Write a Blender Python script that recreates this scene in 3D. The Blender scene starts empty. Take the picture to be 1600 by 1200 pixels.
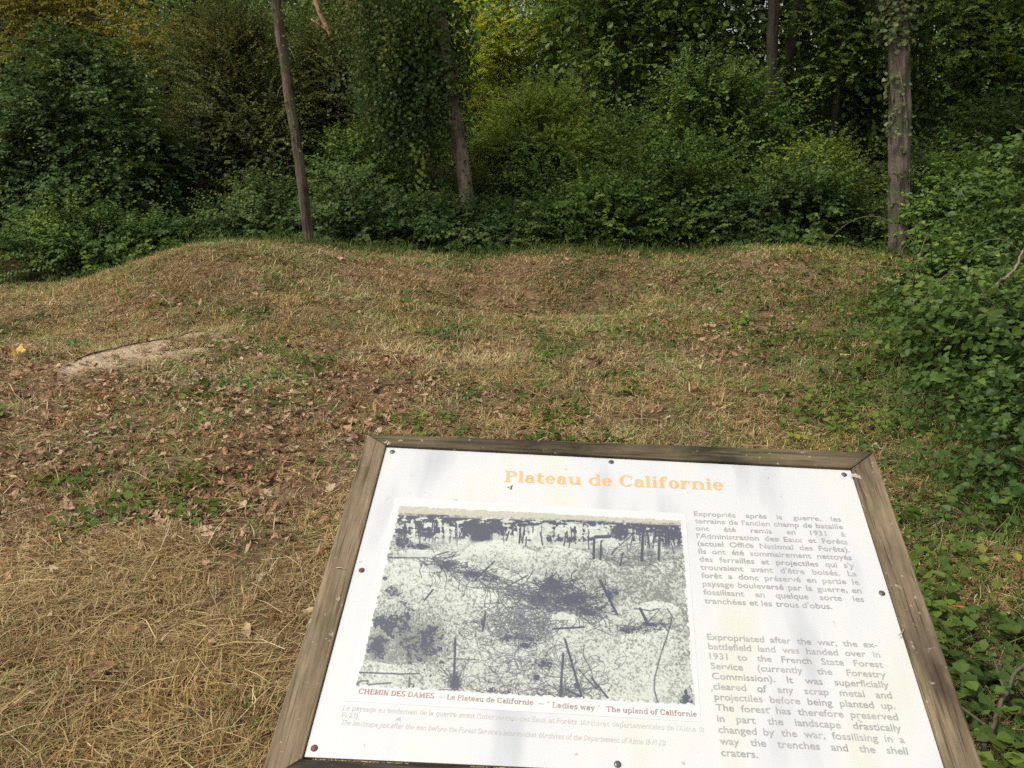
import bpy, bmesh, math, random
import numpy as np
from mathutils import Vector, Matrix

scene = bpy.context.scene
COL = scene.collection
R = math.radians

# ------------------------------------------------------------------ camera
EYE = 1.55
PITCH = 16.0
FPX = 1340.0                                   # focal length in pixels of a 1600 px wide frame
cam_d = bpy.data.cameras.new('camera')
cam = bpy.data.objects.new('camera', cam_d)
COL.objects.link(cam)
cam.location = (0, 0, EYE)
cam.rotation_euler = (R(90 - PITCH), 0, 0)
cam_d.sensor_width = 36
cam_d.lens = 36 * FPX / 1600
cam_d.clip_end = 500
cam_d.clip_start = 0.05
scene.camera = cam

# ------------------------------------------------------------------ light
SUN_EL, SUN_AZ = 57.0, 246.0                   # azimuth clockwise from +Y: high on the left, behind thin cloud
world = bpy.data.worlds.new('World')
scene.world = world
world.use_nodes = True
wn = world.node_tree.nodes
wl = world.node_tree.links
bg = wn['Background']
sky = wn.new('ShaderNodeTexSky')
sky.sky_type = 'NISHITA'
sky.sun_disc = False
sky.sun_elevation = R(SUN_EL)
sky.sun_rotation = R(SUN_AZ)
sky.dust_density = 4.0
sky.air_density = 1.0
hs = wn.new('ShaderNodeHueSaturation')
hs.inputs['Saturation'].default_value = 0.0   # cloud cover greys the sky
wl.new(sky.outputs[0], hs.inputs['Color'])
wl.new(hs.outputs[0], bg.inputs['Color'])
bg.inputs['Strength'].default_value = 0.085
sun_d = bpy.data.lights.new('sun', 'SUN')
sun_d.energy = 1.5
sun_d.angle = R(14)
sun_d.color = (1.0, 0.92, 0.79)
sun = bpy.data.objects.new('sun', sun_d)
COL.objects.link(sun)
_sd = Vector((math.sin(R(SUN_AZ)) * math.cos(R(SUN_EL)), math.cos(R(SUN_AZ)) * math.cos(R(SUN_EL)), math.sin(R(SUN_EL))))
sun.rotation_euler = _sd.to_track_quat('Z', 'Y').to_euler()
scene.view_settings.view_transform = 'Standard'
scene.view_settings.look = 'None'
scene.view_settings.exposure = 0.88
scene.view_settings.gamma = 1.0
scene.cycles.max_bounces = 6
scene.cycles.diffuse_bounces = 4
scene.cycles.glossy_bounces = 2
scene.cycles.transmission_bounces = 4
scene.cycles.use_denoising = False

# ------------------------------------------------------------------ helpers
def tag(o, label=None, cat=None, group=None, kind=None):
    if label: o['label'] = label
    if cat: o['category'] = cat
    if group: o['group'] = group
    if kind: o['kind'] = kind
    return o

def empty(name, loc=(0, 0, 0), rz=0.0):
    o = bpy.data.objects.new(name, None)
    o.empty_display_size = 0.2
    o.location = loc
    o.rotation_euler = (0, 0, rz)
    COL.objects.link(o)
    return o

def link(name, me, mat=None, parent=None):
    o = bpy.data.objects.new(name, me)
    COL.objects.link(o)
    if mat is not None:
        if len(me.materials) == 0:
            me.materials.append(mat)
        o.material_slots[0].link = 'OBJECT'
        o.material_slots[0].material = mat
    if parent is not None:
        o.parent = parent
    return o

def np_mesh(name, V, faces, smooth=False, **attrs):
    """V (n,3); faces (m,k) array of equal size polygons; attrs: per-vertex float arrays or (n,4) colours."""
    me = bpy.data.meshes.new(name)
    V = np.ascontiguousarray(V, np.float32)
    F = np.ascontiguousarray(faces, np.int32)
    m, k = F.shape
    me.vertices.add(len(V)); me.vertices.foreach_set('co', V.ravel())
    me.loops.add(m * k); me.loops.foreach_set('vertex_index', F.ravel())
    me.polygons.add(m)
    me.polygons.foreach_set('loop_start', np.arange(0, m * k, k, dtype=np.int32))
    me.polygons.foreach_set('use_smooth', np.full(m, smooth, bool))
    for an, av in attrs.items():
        av = np.ascontiguousarray(av, np.float32)
        if av.ndim == 1:
            me.attributes.new(an, 'FLOAT', 'POINT').data.foreach_set('value', av)
        else:
            me.attributes.new(an, 'FLOAT_COLOR', 'POINT').data.foreach_set('color', av.ravel())
    me.update(calc_edges=True)
    return me

def sstep(a, b, x):
    t = np.clip((np.asarray(x, float) - a) / (b - a), 0, 1)
    return t * t * (3 - 2 * t)

_tabs = {}
def vnoise(x, y, scale, seed=0):
    """value noise 0..1"""
    if seed not in _tabs:
        _tabs[seed] = np.random.default_rng(1000 + seed).random((256, 256))
    T = _tabs[seed]
    x = np.asarray(x, float) / scale + 77.3; y = np.asarray(y, float) / scale + 51.7
    xi = np.floor(x).astype(int); yi = np.floor(y).astype(int)
    fx = x - xi; fy = y - yi
    fx = fx * fx * (3 - 2 * fx); fy = fy * fy * (3 - 2 * fy)
    a = T[xi % 256, yi % 256]; b = T[(xi + 1) % 256, yi % 256]
    c = T[xi % 256, (yi + 1) % 256]; d = T[(xi + 1) % 256, (yi + 1) % 256]
    return (a * (1 - fx) + b * fx) * (1 - fy) + (c * (1 - fx) + d * fx) * fy

def fbm(x, y, scale, seed=0, oct=3):
    s = 0; a = 0.5; tot = 0
    for i in range(oct):
        s = s + a * vnoise(x, y, scale / 2 ** i, seed + i); tot += a; a *= 0.5
    return s / tot

def unit(a):
    return a / (np.linalg.norm(a, axis=-1, keepdims=True) + 1e-9)

# image column / row at a given depth, for laying out the wood
_cp, _sp = math.cos(R(PITCH)), math.sin(R(PITCH))
def ray(px, py):
    u, v = (px - 800) / FPX, (py - 600) / FPX
    return u, _cp - v * _sp, -_sp - v * _cp
def X(px, Y, py=300):
    u, fy, fz = ray(px, py); return u / fy * Y
def Z(py, Y):
    u, fy, fz = ray(800, py); return EYE + fz / fy * Y

# ------------------------------------------------------------------ materials
def mat_new(name):
    m = bpy.data.materials.new(name)
    m.use_nodes = True
    nt = m.node_tree
    return m, nt.nodes, nt.links, nt.nodes['Principled BSDF']

def ramp_node(n, stops):
    r = n.new('ShaderNodeValToRGB')
    e = r.color_ramp.elements
    while len(e) < len(stops): e.new(0.5)
    for el, (p, c) in zip(e, stops):
        el.position = p; el.color = (*c, 1)
    return r

def noise_node(n, l, scale, detail=4, rough=0.55, coord='Object', stretch=None):
    tc = n.new('ShaderNodeTexCoord')
    nz = n.new('ShaderNodeTexNoise')
    nz.inputs['Scale'].default_value = scale
    nz.inputs['Detail'].default_value = detail
    nz.inputs['Roughness'].default_value = rough
    if stretch:
        mp = n.new('ShaderNodeMapping')
        mp.inputs['Scale'].default_value = stretch
        l.new(tc.outputs[coord], mp.inputs[0]); l.new(mp.outputs[0], nz.inputs['Vector'])
    else:
        l.new(tc.outputs[coord], nz.inputs['Vector'])
    return nz

def leaf_mat(name, stops, rough=0.5, trans=0.34, spec=0.18, vary=1.0):
    m, n, l, b = mat_new(name)
    at = n.new('ShaderNodeAttribute'); at.attribute_name = 'rnd'
    r = ramp_node(n, stops)
    l.new(at.outputs['Fac'], r.inputs[0])
    nz = noise_node(n, l, 1.7, 3, .6)                                 # growth differs from clump to clump
    rt = ramp_node(n, [(.30, (.80, .92, .95)), (.5, (1.03, 1.0, .92)), (.70, (1.42, 1.22, .85))])
    l.new(nz.outputs[0], rt.inputs[0])
    tint = n.new('ShaderNodeMix'); tint.data_type = 'RGBA'; tint.blend_type = 'MULTIPLY'; tint.inputs['Factor'].default_value = vary
    l.new(r.outputs[0], tint.inputs['A']); l.new(rt.outputs[0], tint.inputs['B'])
    r = tint; r_out = tint.outputs['Result']
    l.new(r_out, b.inputs['Base Color'])
    b.inputs['Roughness'].default_value = rough
    b.inputs['Specular IOR Level'].default_value = spec
    t = n.new('ShaderNodeBsdfTranslucent')
    hsv = n.new('ShaderNodeHueSaturation')
    hsv.inputs['Hue'].default_value = 0.485; hsv.inputs['Value'].default_value = 1.25
    l.new(r_out, hsv.inputs['Color']); l.new(hsv.outputs[0], t.inputs['Color'])
    mx = n.new('ShaderNodeMixShader'); mx.inputs[0].default_value = trans
    l.new(b.outputs[0], mx.inputs[1]); l.new(t.outputs[0], mx.inputs[2])
    l.new(mx.outputs[0], n['Material Output'].inputs[0])
    return m

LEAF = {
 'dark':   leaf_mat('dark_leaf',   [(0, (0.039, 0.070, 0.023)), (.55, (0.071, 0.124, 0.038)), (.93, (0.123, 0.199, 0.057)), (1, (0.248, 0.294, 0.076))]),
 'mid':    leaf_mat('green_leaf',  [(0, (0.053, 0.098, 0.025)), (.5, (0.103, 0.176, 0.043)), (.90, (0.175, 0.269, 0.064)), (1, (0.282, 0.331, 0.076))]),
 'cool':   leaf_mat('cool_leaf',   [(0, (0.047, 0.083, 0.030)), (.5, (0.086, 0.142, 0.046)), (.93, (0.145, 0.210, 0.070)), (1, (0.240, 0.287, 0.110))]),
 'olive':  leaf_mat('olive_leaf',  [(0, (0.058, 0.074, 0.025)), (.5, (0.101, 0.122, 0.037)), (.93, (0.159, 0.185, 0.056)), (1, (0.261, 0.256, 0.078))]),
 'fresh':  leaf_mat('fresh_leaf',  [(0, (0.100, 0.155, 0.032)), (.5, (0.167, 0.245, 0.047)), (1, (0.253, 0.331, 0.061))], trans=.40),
 'yellow': leaf_mat('sunlit_yellow_leaf', [(0, (0.28, 0.36, 0.050)), (.5, (0.43, 0.52, 0.075)), (1, (0.60, 0.65, 0.13))], trans=.55),  # leaf colour raised above its own tone to paint in the sunlight of the gap
 'rust':   leaf_mat('rust_leaf',   [(0, (.125, .120, .022)), (.5, (.215, .200, .036)), (1, (.33, .28, .06))], trans=.42, vary=.3),
 'big':    leaf_mat('broad_leaf',  [(0, (0.038, 0.071, 0.020)), (.5, (0.075, 0.129, 0.034)), (.88, (0.129, 0.206, 0.052)), (.97, (0.232, 0.297, 0.077)), (1, (0.412, 0.373, 0.064))], rough=.42),
 'ivy':    leaf_mat('ivy_leaf', [(0, (.050, .082, .030)), (.5, (.105, .145, .056)), (.9, (.18, .22, .10)), (1, (.27, .27, .09))], spec=.25, trans=.15, vary=.5),
 'ground': leaf_mat('ground_leaf', [(0, (0.044, 0.071, 0.018)), (.5, (0.086, 0.136, 0.032)), (.88, (0.149, 0.213, 0.048)), (1, (0.310, 0.310, 0.069))], rough=.55),
}

def bark_mat(name, dark, light, moss=None, scale=1.0):
    m, n, l, b = mat_new(name)
    nz = noise_node(n, l, 9 * scale, 8, .65, stretch=(1, 1, .22))
    r = ramp_node(n, [(.36, dark), (.50, tuple((a + c) / 2 for a, c in zip(dark, light))), (.66, light)])
    l.new(nz.outputs[0], r.inputs[0])
    out = r.outputs[0]
    if moss:
        n2 = noise_node(n, l, 3.5, 4, .6)
        r2 = ramp_node(n, [(.48, (0, 0, 0)), (.64, (1, 1, 1))])
        l.new(n2.outputs[0], r2.inputs[0])
        mx = n.new('ShaderNodeMix'); mx.data_type = 'RGBA'
        l.new(r2.outputs[0], mx.inputs['Factor']); l.new(out, mx.inputs['A'])
        mx.inputs['B'].default_value = (*moss, 1)
        out = mx.outputs['Result']
    l.new(out, b.inputs['Base Color'])
    b.inputs['Roughness'].default_value = .9
    b.inputs['Specular IOR Level'].default_value = .2
    nb = noise_node(n, l, 22 * scale, 6, .7, stretch=(1, 1, .16))
    bp = n.new('ShaderNodeBump'); bp.inputs['Strength'].default_value = 1.0; bp.inputs['Distance'].default_value = .02
    l.new(nb.outputs[0], bp.inputs['Height']); l.new(bp.outputs[0], b.inputs['Normal'])
    return m

BARK_GREY = bark_mat('grey_brown_bark', (.055, .043, .033), (.29, .24, .195), (.10, .105, .065))
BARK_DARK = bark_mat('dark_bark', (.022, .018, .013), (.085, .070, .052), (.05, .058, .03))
BARK_PALE = bark_mat('pale_bark', (.09, .07, .05), (.34, .275, .205))
BARK_RED = bark_mat('reddish_bark', (.035, .026, .020), (.19, .145, .112), (.09, .10, .06))
CANE = bark_mat('cane_bark', (.07, .06, .03), (.24, .20, .11), scale=3)
STEM = bark_mat('twig_bark', (.03, .022, .015), (.10, .075, .05), scale=3)

def plain(name, col, rough=.6, var=.25, scale=30, metallic=0.0, spec=.4):
    m, n, l, b = mat_new(name)
    nz = noise_node(n, l, scale, 5, .6)
    r = ramp_node(n, [(.25, tuple(c * (1 - var) for c in col)), (.75, tuple(min(1, c * (1 + var)) for c in col))])
    l.new(nz.outputs[0], r.inputs[0]); l.new(r.outputs[0], b.inputs['Base Color'])
    b.inputs['Roughness'].default_value = rough; b.inputs['Metallic'].default_value = metallic
    b.inputs['Specular IOR Level'].default_value = spec
    return m

# ------------------------------------------------------------------ terrain
_RX = [-40, -7.75, -6.18, -5.24, -4.37, -3.82, -3.29, -2.45, -1.84, -.46, .54, 1.23, 2.15, 2.91, 3.75, 4.6, 6.15, 9, 40]
_RZ = [-.2, -.194, -.103, -.033, .167, .290, .340, .312, .205, .130, .235, .205, .128, .262, .268, .170, .100, .1, .1]
def ridge_z(x):
    s = 0
    for d in (-.18, -.06, .06, .18):
        s = s + np.interp(np.asarray(x, float) + d, _RX, _RZ)
    return s / 4

LIP_A, LIP_B = np.array([-3.02, 5.42]), np.array([-2.50, 6.80])
def lip_coords(x, y):
    t = LIP_B - LIP_A; L = np.linalg.norm(t); t = t / L
    n = np.array([t[1], -t[0]])                       # to the right of the lip
    dx, dy = x - LIP_A[0], y - LIP_A[1]
    return (dx * t[0] + dy * t[1]) / L, dx * n[0] + dy * n[1]

def hz(x, y):
    x = np.asarray(x, float); y = np.asarray(y, float)
    yr = 10.3 - .8 * sstep(-2.2, -5.5, x)
    h = ridge_z(x * 10.3 / yr) * sstep(yr - 3.4, yr - .1, y)
    back = sstep(yr + .25, yr + 2.2, y)
    h = h * (1 - .6 * back) - .42 * back
    h = h + (1.6 * sstep(13, 24, y) + 3.0 * sstep(22, 60, y))
    h = h - .44 * np.exp(-((x - .35) / 1.15) ** 2 - ((y - 8.6) / .75) ** 2)      # old shell crater
    h = h + .10 * np.exp(-((x + 1.6) / 1.6) ** 2 - ((y - 7.6) / .7) ** 2)
    h = h + .19 * np.exp(-((x - 2.9) / .9) ** 2 - ((y - 9.0) / .8) ** 2) + .17 * np.exp(-((x + 2.9) / 1.0) ** 2 - ((y - 8.9) / .8) ** 2)
    h = h - .10 * np.exp(-((x + 4.2) / 1.2) ** 2 - ((y - 7.2) / .9) ** 2)
    h = h - .06 * np.exp(-((x + 2.2) / 1.3) ** 2 - ((y - 3.8) / .9) ** 2)
    s, d = lip_coords(x, y)
    al = sstep(-.12, .15, s) * (1 - sstep(.85, 1.12, s))
    h = h + al * np.where(d > 0, .10 * np.exp(-np.abs(d) / .40), .10 * np.exp(-(d / .10) ** 2))
    near = 1 - sstep(14, 18, y)
    h = h + near * (.07 * (fbm(x, y, 1.3, 3) - .5) + .03 * (vnoise(x, y, .28, 9) - .5))
    return h

def axis(lo, hi, step, far, n):
    core = np.arange(lo, hi + step / 2, step)
    g = np.geomspace(step, far, n)
    return np.concatenate([lo - np.cumsum(g)[::-1], core, hi + np.cumsum(g)])
gx = axis(-7, 7, .06, 22, 30)
gy = axis(-.5, 12.5, .06, 22, 30)
GX, GY = np.meshgrid(gx, gy)
GV = np.stack([GX, GY, hz(GX, GY)], -1).reshape(-1, 3)
nx = len(gx)
ii, jj = np.meshgrid(np.arange(nx - 1), np.arange(len(gy) - 1))
a0 = (jj * nx + ii).ravel()
GF = np.stack([a0, a0 + 1, a0 + nx + 1, a0 + nx], -1)
def sand_mask(x, y):
    s, d = lip_coords(x, y)
    w = .03 + .27 * sstep(-.05, .35, s) * (1 - .55 * sstep(.55, 1.05, s))
    e = (fbm(x, y, .22, 20) - .5) * .35
    p = sstep(.36, .58, .6 * fbm(x, y, .30, 24) + .4 * fbm(x, y, .10, 27) + .22 * (1 - sstep(.0, .25, d)))
    return p * sstep(-.05, .10, s) * (1 - sstep(.92, 1.04, s)) * sstep(-.015, .02, d) * (1 - sstep(-.08, .22, d - w + 1.6 * e))
GM = sand_mask(GV[:, 0], GV[:, 1])

m_ground, n, l, b = mat_new('forest_soil')
nz = noise_node(n, l, 7, 8, .7)
r = ramp_node(n, [(.28, (.080, .046, .026)), (.5, (.185, .115, .067)), (.72, (.31, .215, .13))])
l.new(nz.outputs[0], r.inputs[0])
nz3 = noise_node(n, l, 45, 6, .7)
r3 = ramp_node(n, [(.3, (.36, .265, .165)), (.7, (.72, .57, .40))])
l.new(nz3.outputs[0], r3.inputs[0])
at = n.new('ShaderNodeAttribute'); at.attribute_name = 'sand'
mx = n.new('ShaderNodeMix'); mx.data_type = 'RGBA'
l.new(at.outputs['Fac'], mx.inputs['Factor']); l.new(r.outputs[0], mx.inputs['A']); l.new(r3.outputs[0], mx.inputs['B'])
af = n.new('ShaderNodeAttribute'); af.attribute_name = 'humus'  # wood floor darkened: humus soil, with the shade of the hollow painted in
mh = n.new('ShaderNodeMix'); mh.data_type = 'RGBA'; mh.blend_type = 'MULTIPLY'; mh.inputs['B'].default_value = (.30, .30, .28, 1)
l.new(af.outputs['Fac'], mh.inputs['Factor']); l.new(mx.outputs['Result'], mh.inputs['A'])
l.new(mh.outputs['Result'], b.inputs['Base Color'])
b.inputs['Roughness'].default_value = .95; b.inputs['Specular IOR Level'].default_value = .1
bp = n.new('ShaderNodeBump'); bp.inputs['Strength'].default_value = .9; bp.inputs['Distance'].default_value = .03
nb = noise_node(n, l, 28, 8, .75)
l.new(nb.outputs[0], bp.inputs['Height']); l.new(bp.outputs[0], b.inputs['Normal'])
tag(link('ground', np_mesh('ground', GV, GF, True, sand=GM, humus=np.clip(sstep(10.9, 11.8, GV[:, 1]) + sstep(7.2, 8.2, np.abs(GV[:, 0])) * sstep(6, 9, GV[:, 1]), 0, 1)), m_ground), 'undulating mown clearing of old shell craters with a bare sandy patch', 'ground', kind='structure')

# ------------------------------------------------------------------ leaf clouds
LEAF_UV = np.array([[0, 0], [.30, .46], [.68, .36], [1, 0], [.68, -.36], [.30, -.46]])   # along, across
def leaves_mesh(name, P, A, N, S, rnd, fold=.18, wide=.62, curl=.12):
    """P base points, A leaf axis, N leaf normal, S length"""
    A = unit(A); B = unit(np.cross(N, A)); N = np.cross(A, B)
    n = len(P)
    V = np.empty((n, 6, 3), np.float32)
    for k, (u, v) in enumerate(LEAF_UV):
        V[:, k] = P + S[:, None] * (A * u + B * (v * wide * 1.6) + N * (abs(v) * fold * 1.6 - curl * u * u))
    base = (np.arange(n) * 6)[:, None]
    F = np.concatenate([base + np.array([0, 5, 4, 3]), base + np.array([0, 3, 2, 1])], 0)
    return np_mesh(name, V.reshape(-1, 3), F, False, rnd=np.repeat(rnd, 6))

def sprays(rng, O, D, OUT, L, per, ls, droop=.25, up=.7, jitter=.35, bend=None):
    """leafy twigs: origins O, directions D, outward hints OUT, lengths L"""
    n = len(O); D = unit(D)
    side = unit(np.cross(D, np.array([0, 0, 1.0])) + rng.normal(0, .2, (n, 3)))
    Ps, As, Ns, Ss = [], [], [], []
    for j in range(per):
        s = (j + rng.random(n)) / per
        c = O + D * (s * L)[:, None]
        c[:, 2] -= droop * L * s * s
        sg = 1 if j % 2 else -1
        a = D * .45 + side * (sg * (.9 - .5 * s)[:, None] if False else sg * .85) + rng.normal(0, jitter, (n, 3))
        a[:, 2] -= .22
        nn = np.array([0, 0, up]) + OUT * .55 + rng.normal(0, jitter * .9, (n, 3))
        Ps.append(c); As.append(a); Ns.append(nn)
        Ss.append(ls * rng.uniform(.6, 1.25, n) * (1 - .25 * s))
    return np.concatenate(Ps), np.concatenate(As), np.concatenate(Ns), np.concatenate(Ss)

def lumpy(rng, D, k=16, amp=.30, sharp=.07):
    c = unit(rng.normal(0, 1, (k, 3))); c[:, 2] = np.abs(c[:, 2])
    f = np.full(len(D), .86)
    for i in range(k):
        f = f + amp * rng.uniform(-.8, 1) * np.exp(-(1 - D @ unit(c[i])) / sharp)
    return f

def dome_leaves(rng, rx, ry, h, ntw, per, L, ls, droop=.25, up=.7, inner=.18, lowest=.0, clus=13, lump=.34):
    """shoots in tufts over a lumpy dome, each tuft a small umbrella of leafy twigs with gaps between"""
    nc = max(12, int(ntw * (1 - inner) / clus))
    def surf(m, lo, hi):
        D = unit(rng.normal(0, 1, (m, 3))); D[:, 2] = np.abs(D[:, 2]) - .12
        D = unit(D)
        O = D * (rng.uniform(lo, hi, m) * lum(D))[:, None] * np.array([rx, ry, h * .72]) + np.array([0, 0, h * .26])
        return D, O
    cdir = unit(rng.normal(0, 1, (18, 3))); cdir[:, 2] = np.abs(cdir[:, 2]); camp = rng.uniform(-lump, lump, 18)
    def lum(D):
        f = np.full(len(D), .84)
        for c, a in zip(cdir, camp): f = f + a * np.exp(-(1 - D @ unit(c)) / .05)
        return f
    CD, CO = surf(nc, .80, 1.04)
    idx = rng.integers(0, nc, int(ntw * (1 - inner)))
    sz = rng.uniform(.5, 1.25, nc)
    spread = rng.normal(0, 1, (len(idx), 3)) * np.array([1, 1, .45])
    O = CO[idx] + spread * (L * .30 * sz[idx])[:, None]
    D1 = CD[idx]
    dirs = D1 * .55 + spread * .45 + np.array([0, 0, .30]) + rng.normal(0, .2, (len(idx), 3))
    D2, O2 = surf(int(ntw * inner), .35, .95)
    O = np.vstack([O, O2]); DD = np.vstack([D1, D2]); dirs = np.vstack([dirs, D2 + rng.normal(0, .5, D2.shape)])
    O[:, 2] = np.maximum(O[:, 2], lowest + rng.random(len(O)) * .25)
    Ls = L * rng.uniform(.45, 1.05, len(O)) * np.where(rng.random(len(O)) < .03, 1.9, 1)
    return sprays(rng, O, dirs, DD, Ls, per, ls, droop, up)

def clumpy_rnd(rng, P, scale=.35, k=.55):
    c = fbm(P[:, 0] + P[:, 1] * .7, P[:, 2] + P[:, 1] * .3, scale, int(rng.integers(0, 90)), 2)
    return np.clip(k * (c - .2) / .6 + (1 - k) * rng.random(len(P)), 0, 1)

def tube(pts, rad, seg=8, noise=0.0, rng=None, relief=0.0):
    pts = np.asarray(pts, float); rad = np.asarray(rad, float); n = len(pts)
    T = unit(np.gradient(pts, axis=0))
    ref = np.array([0, 1.0, 0]) if abs(T[0][1]) < .8 else np.array([1.0, 0, 0])
    U = unit(np.cross(T, ref)); W = np.cross(T, U)
    ang = np.arange(seg) * 2 * np.pi / seg
    rr = rad[:, None] * np.ones(seg)
    if noise:
        rr = rr * (1 + noise * (rng.random((n, seg)) - .5) + noise * .8 * (rng.random(seg) - .5)[None])
    if relief:
        zz = pts[:, 2][:, None] * np.ones(seg); ca, sa = np.cos(ang)[None] * 3, np.sin(ang)[None] * 3
        f = .5 * (fbm(ca * 1.3 + 5, sa * 1.3 + zz * .9, .55, 40, 3) + fbm(ca - zz * .5, sa * 1.1 + 9, .5, 47, 3))
        big = vnoise(ca * .25, zz + sa * .2, .6, 52)
        rr = rr * (1 + relief * 3.2 * (f - .5) + relief * .8 * (big - .5))
    V = pts[:, None] + rr[..., None] * (U[:, None] * np.cos(ang)[None, :, None] + W[:, None] * np.sin(ang)[None, :, None])
    V = V.reshape(-1, 3); F = []
    i = np.arange(n - 1)[:, None] * seg; j = np.arange(seg)[None]; j2 = (j + 1) % seg
    F = np.stack([i + j, i + j2, i + seg + j2, i + seg + j], -1).reshape(-1, 4)
    # caps as fans of quads through a centre (degenerate-free: two extra verts)
    c0, c1 = len(V), len(V) + 1
    V = np.vstack([V, pts[0], pts[-1]])
    caps = []
    for q in range(0, seg, 2):
        caps.append([c0, (q + 2) % seg, q + 1, q]); o = (n - 1) * seg
        caps.append([c1, o + q, o + q + 1, o + (q + 2) % seg])
    return V, np.vstack([F, caps])

def join(parts):
    V, F, k = [], [], 0
    for v, f in parts:
        V.append(v); F.append(np.asarray(f) + k); k += len(v)
    return np.vstack(V), np.vstack(F)

def stems_mesh(rng, rx, ry, h, k=9):
    parts = []
    for i in range(k):
        a = rng.random() * 6.283; q = rng.uniform(.15, .85)
        e = np.array([math.cos(a) * rx * q, math.sin(a) * ry * q, h * rng.uniform(.5, .85)])
        s = np.array([math.cos(a) * rx * .12, math.sin(a) * ry * .12, -.15])
        t = np.linspace(0, 1, 7)[:, None]
        p = s + (e - s) * t + rng.normal(0, .03, (7, 3)) * np.array([1, 1, .3])
        p[:, 2] += .18 * h * np.sin(t[:, 0] * 2.6)
        parts.append(tube(p, np.linspace(.018, .004, 7), 6))
    return join(parts)

def shrub(label, x, y, rx, ry, h, mat, ntw=700, per=14, L=.5, ls=.055, cat='shrub', name='shrub', seed=0, group=None, z=None, **kw):
    rng = np.random.default_rng(seed + 17)
    root = empty(name, (x, y, float(hz(x, y)) - .03 if z is None else z))
    tag(root, label, cat, group)
    P, A, N, S = dome_leaves(rng, rx, ry, h, ntw, per, L, ls, **kw)
    k = P[:, 2] > -.05
    P, A, N, S = P[k], A[k], N[k], S[k]
    link('foliage', leaves_mesh('foliage', P, A, N, S, clumpy_rnd(rng, P + np.array([x, y, 0]))), LEAF[mat], root)
    link('stem', np_mesh('stem', *stems_mesh(rng, rx, ry, h), True), STEM, root)
    return root

# depth-placed shrub: image columns for the middle and half width, row of the top
def bank(label, px, ptop, Y, hw, mat, seed, depth=.8, dens=1.0, ls=.055, **kw):
    x = X(px, Y); rx = hw / FPX * Y; g = float(hz(x, Y)) - .03
    h = Z(ptop, Y) - g
    area = (rx + depth) * h * 3.0 + rx * depth * 3
    ntw = int(105 * area * dens * (.055 / ls) ** 1.4)
    return shrub(label, x, Y, rx, depth * max(.8, rx * .7), h, mat, ntw=ntw, seed=seed, ls=ls, **kw)

FINE = dict(L=.55, per=18)
bank('dense dark dome of creeper tall as a small tree, at the far left', 130, 22, 12.9, 165, 'dark', 1, ls=.058, dens=1.5, lump=.16, cat='creeper dome', name='creeper_dome', L=.45, per=12, inner=.2, droop=.5)
bank('low bramble bush at the left foot of the creeper dome', 135, 315, 11.6, 135, 'mid', 2, ls=.05, cat='bramble', name='bramble_bush')
bank('small dark bush behind the grassy ridge, right of the low bramble bush', 265, 345, 12.2, 75, 'cool', 3, ls=.05)
bank('tall bush with tiny dull olive leaves between creeper dome and thin leaning trunk', 385, -40, 14.2, 118, 'olive', 4, ls=.036, dens=1.25, name='small_leaved_bush', L=.6, per=20, inner=.35)
bank('dark low bush behind the crest, left of the thin leaning trunk', 405, 285, 12.3, 85, 'cool', 5, ls=.05)
bank('grey-green leafy bush behind the crest just right of the thin leaning trunk', 560, 285, 11.9, 100, 'cool', 6, ls=.058)
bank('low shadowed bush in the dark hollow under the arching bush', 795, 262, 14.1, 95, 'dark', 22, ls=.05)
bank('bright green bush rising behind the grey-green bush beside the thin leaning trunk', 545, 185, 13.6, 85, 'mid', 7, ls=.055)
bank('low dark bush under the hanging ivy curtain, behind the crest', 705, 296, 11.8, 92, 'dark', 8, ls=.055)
bank('low green bush at the dip in the crest, in front of the leaning bare trunk', 800, 335, 11.6, 80, 'cool', 9, ls=.052)
bank('sunlit fine-leaved bush arching over a dark hollow, right of the leaning bare trunk', 850, 110, 14.6, 100, 'fresh', 10, ls=.042, dens=1.0, L=.6, per=18, lowest=1.5, name='arching_bush')
bank('mid-green bush spreading behind the crest right of the dark hollow', 925, 245, 11.7, 100, 'mid', 11, ls=.052)
bank('broad bright bramble mound behind the middle of the crest', 1045, 205, 12.4, 130, 'mid', 12, ls=.052, cat='bramble', name='bramble_mound')
bank('leafy hazel-like bush with long arching sprays above the bramble mound', 1110, 95, 14.4, 130, 'mid', 13, ls=.06, L=.8, per=16)
bank('yellowish-green rounded bush left of the ivy-clad trunk on the right', 1285, 200, 12.9, 85, 'fresh', 14, ls=.055)
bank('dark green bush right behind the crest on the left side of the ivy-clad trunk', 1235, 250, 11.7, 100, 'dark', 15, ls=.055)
bank('low dark bush at the left foot of the ivy-clad trunk', 1335, 300, 11.9, 62, 'cool', 16, ls=.055)
bank('tall shadowy bush behind the ivy-clad trunk, on its right', 1490, 190, 13.8, 95, 'cool', 17, ls=.06)
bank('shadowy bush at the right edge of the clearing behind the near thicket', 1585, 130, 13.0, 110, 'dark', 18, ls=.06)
bank('light green bush between the ivy-clad trunk and the near thicket', 1525, 250, 10.2, 80, 'mid', 19, ls=.055)
bank('olive bush whose fine leaves hang behind the upper part of the thin leaning trunk', 540, -30, 15.2, 110, 'olive', 20, ls=.042, dens=1.2, L=.6, per=18, inner=.35)
bank('dull green bush in the shade left of the arching bush, under the canopy', 985, 120, 16.2, 110, 'dark', 21, ls=.06)

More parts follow.
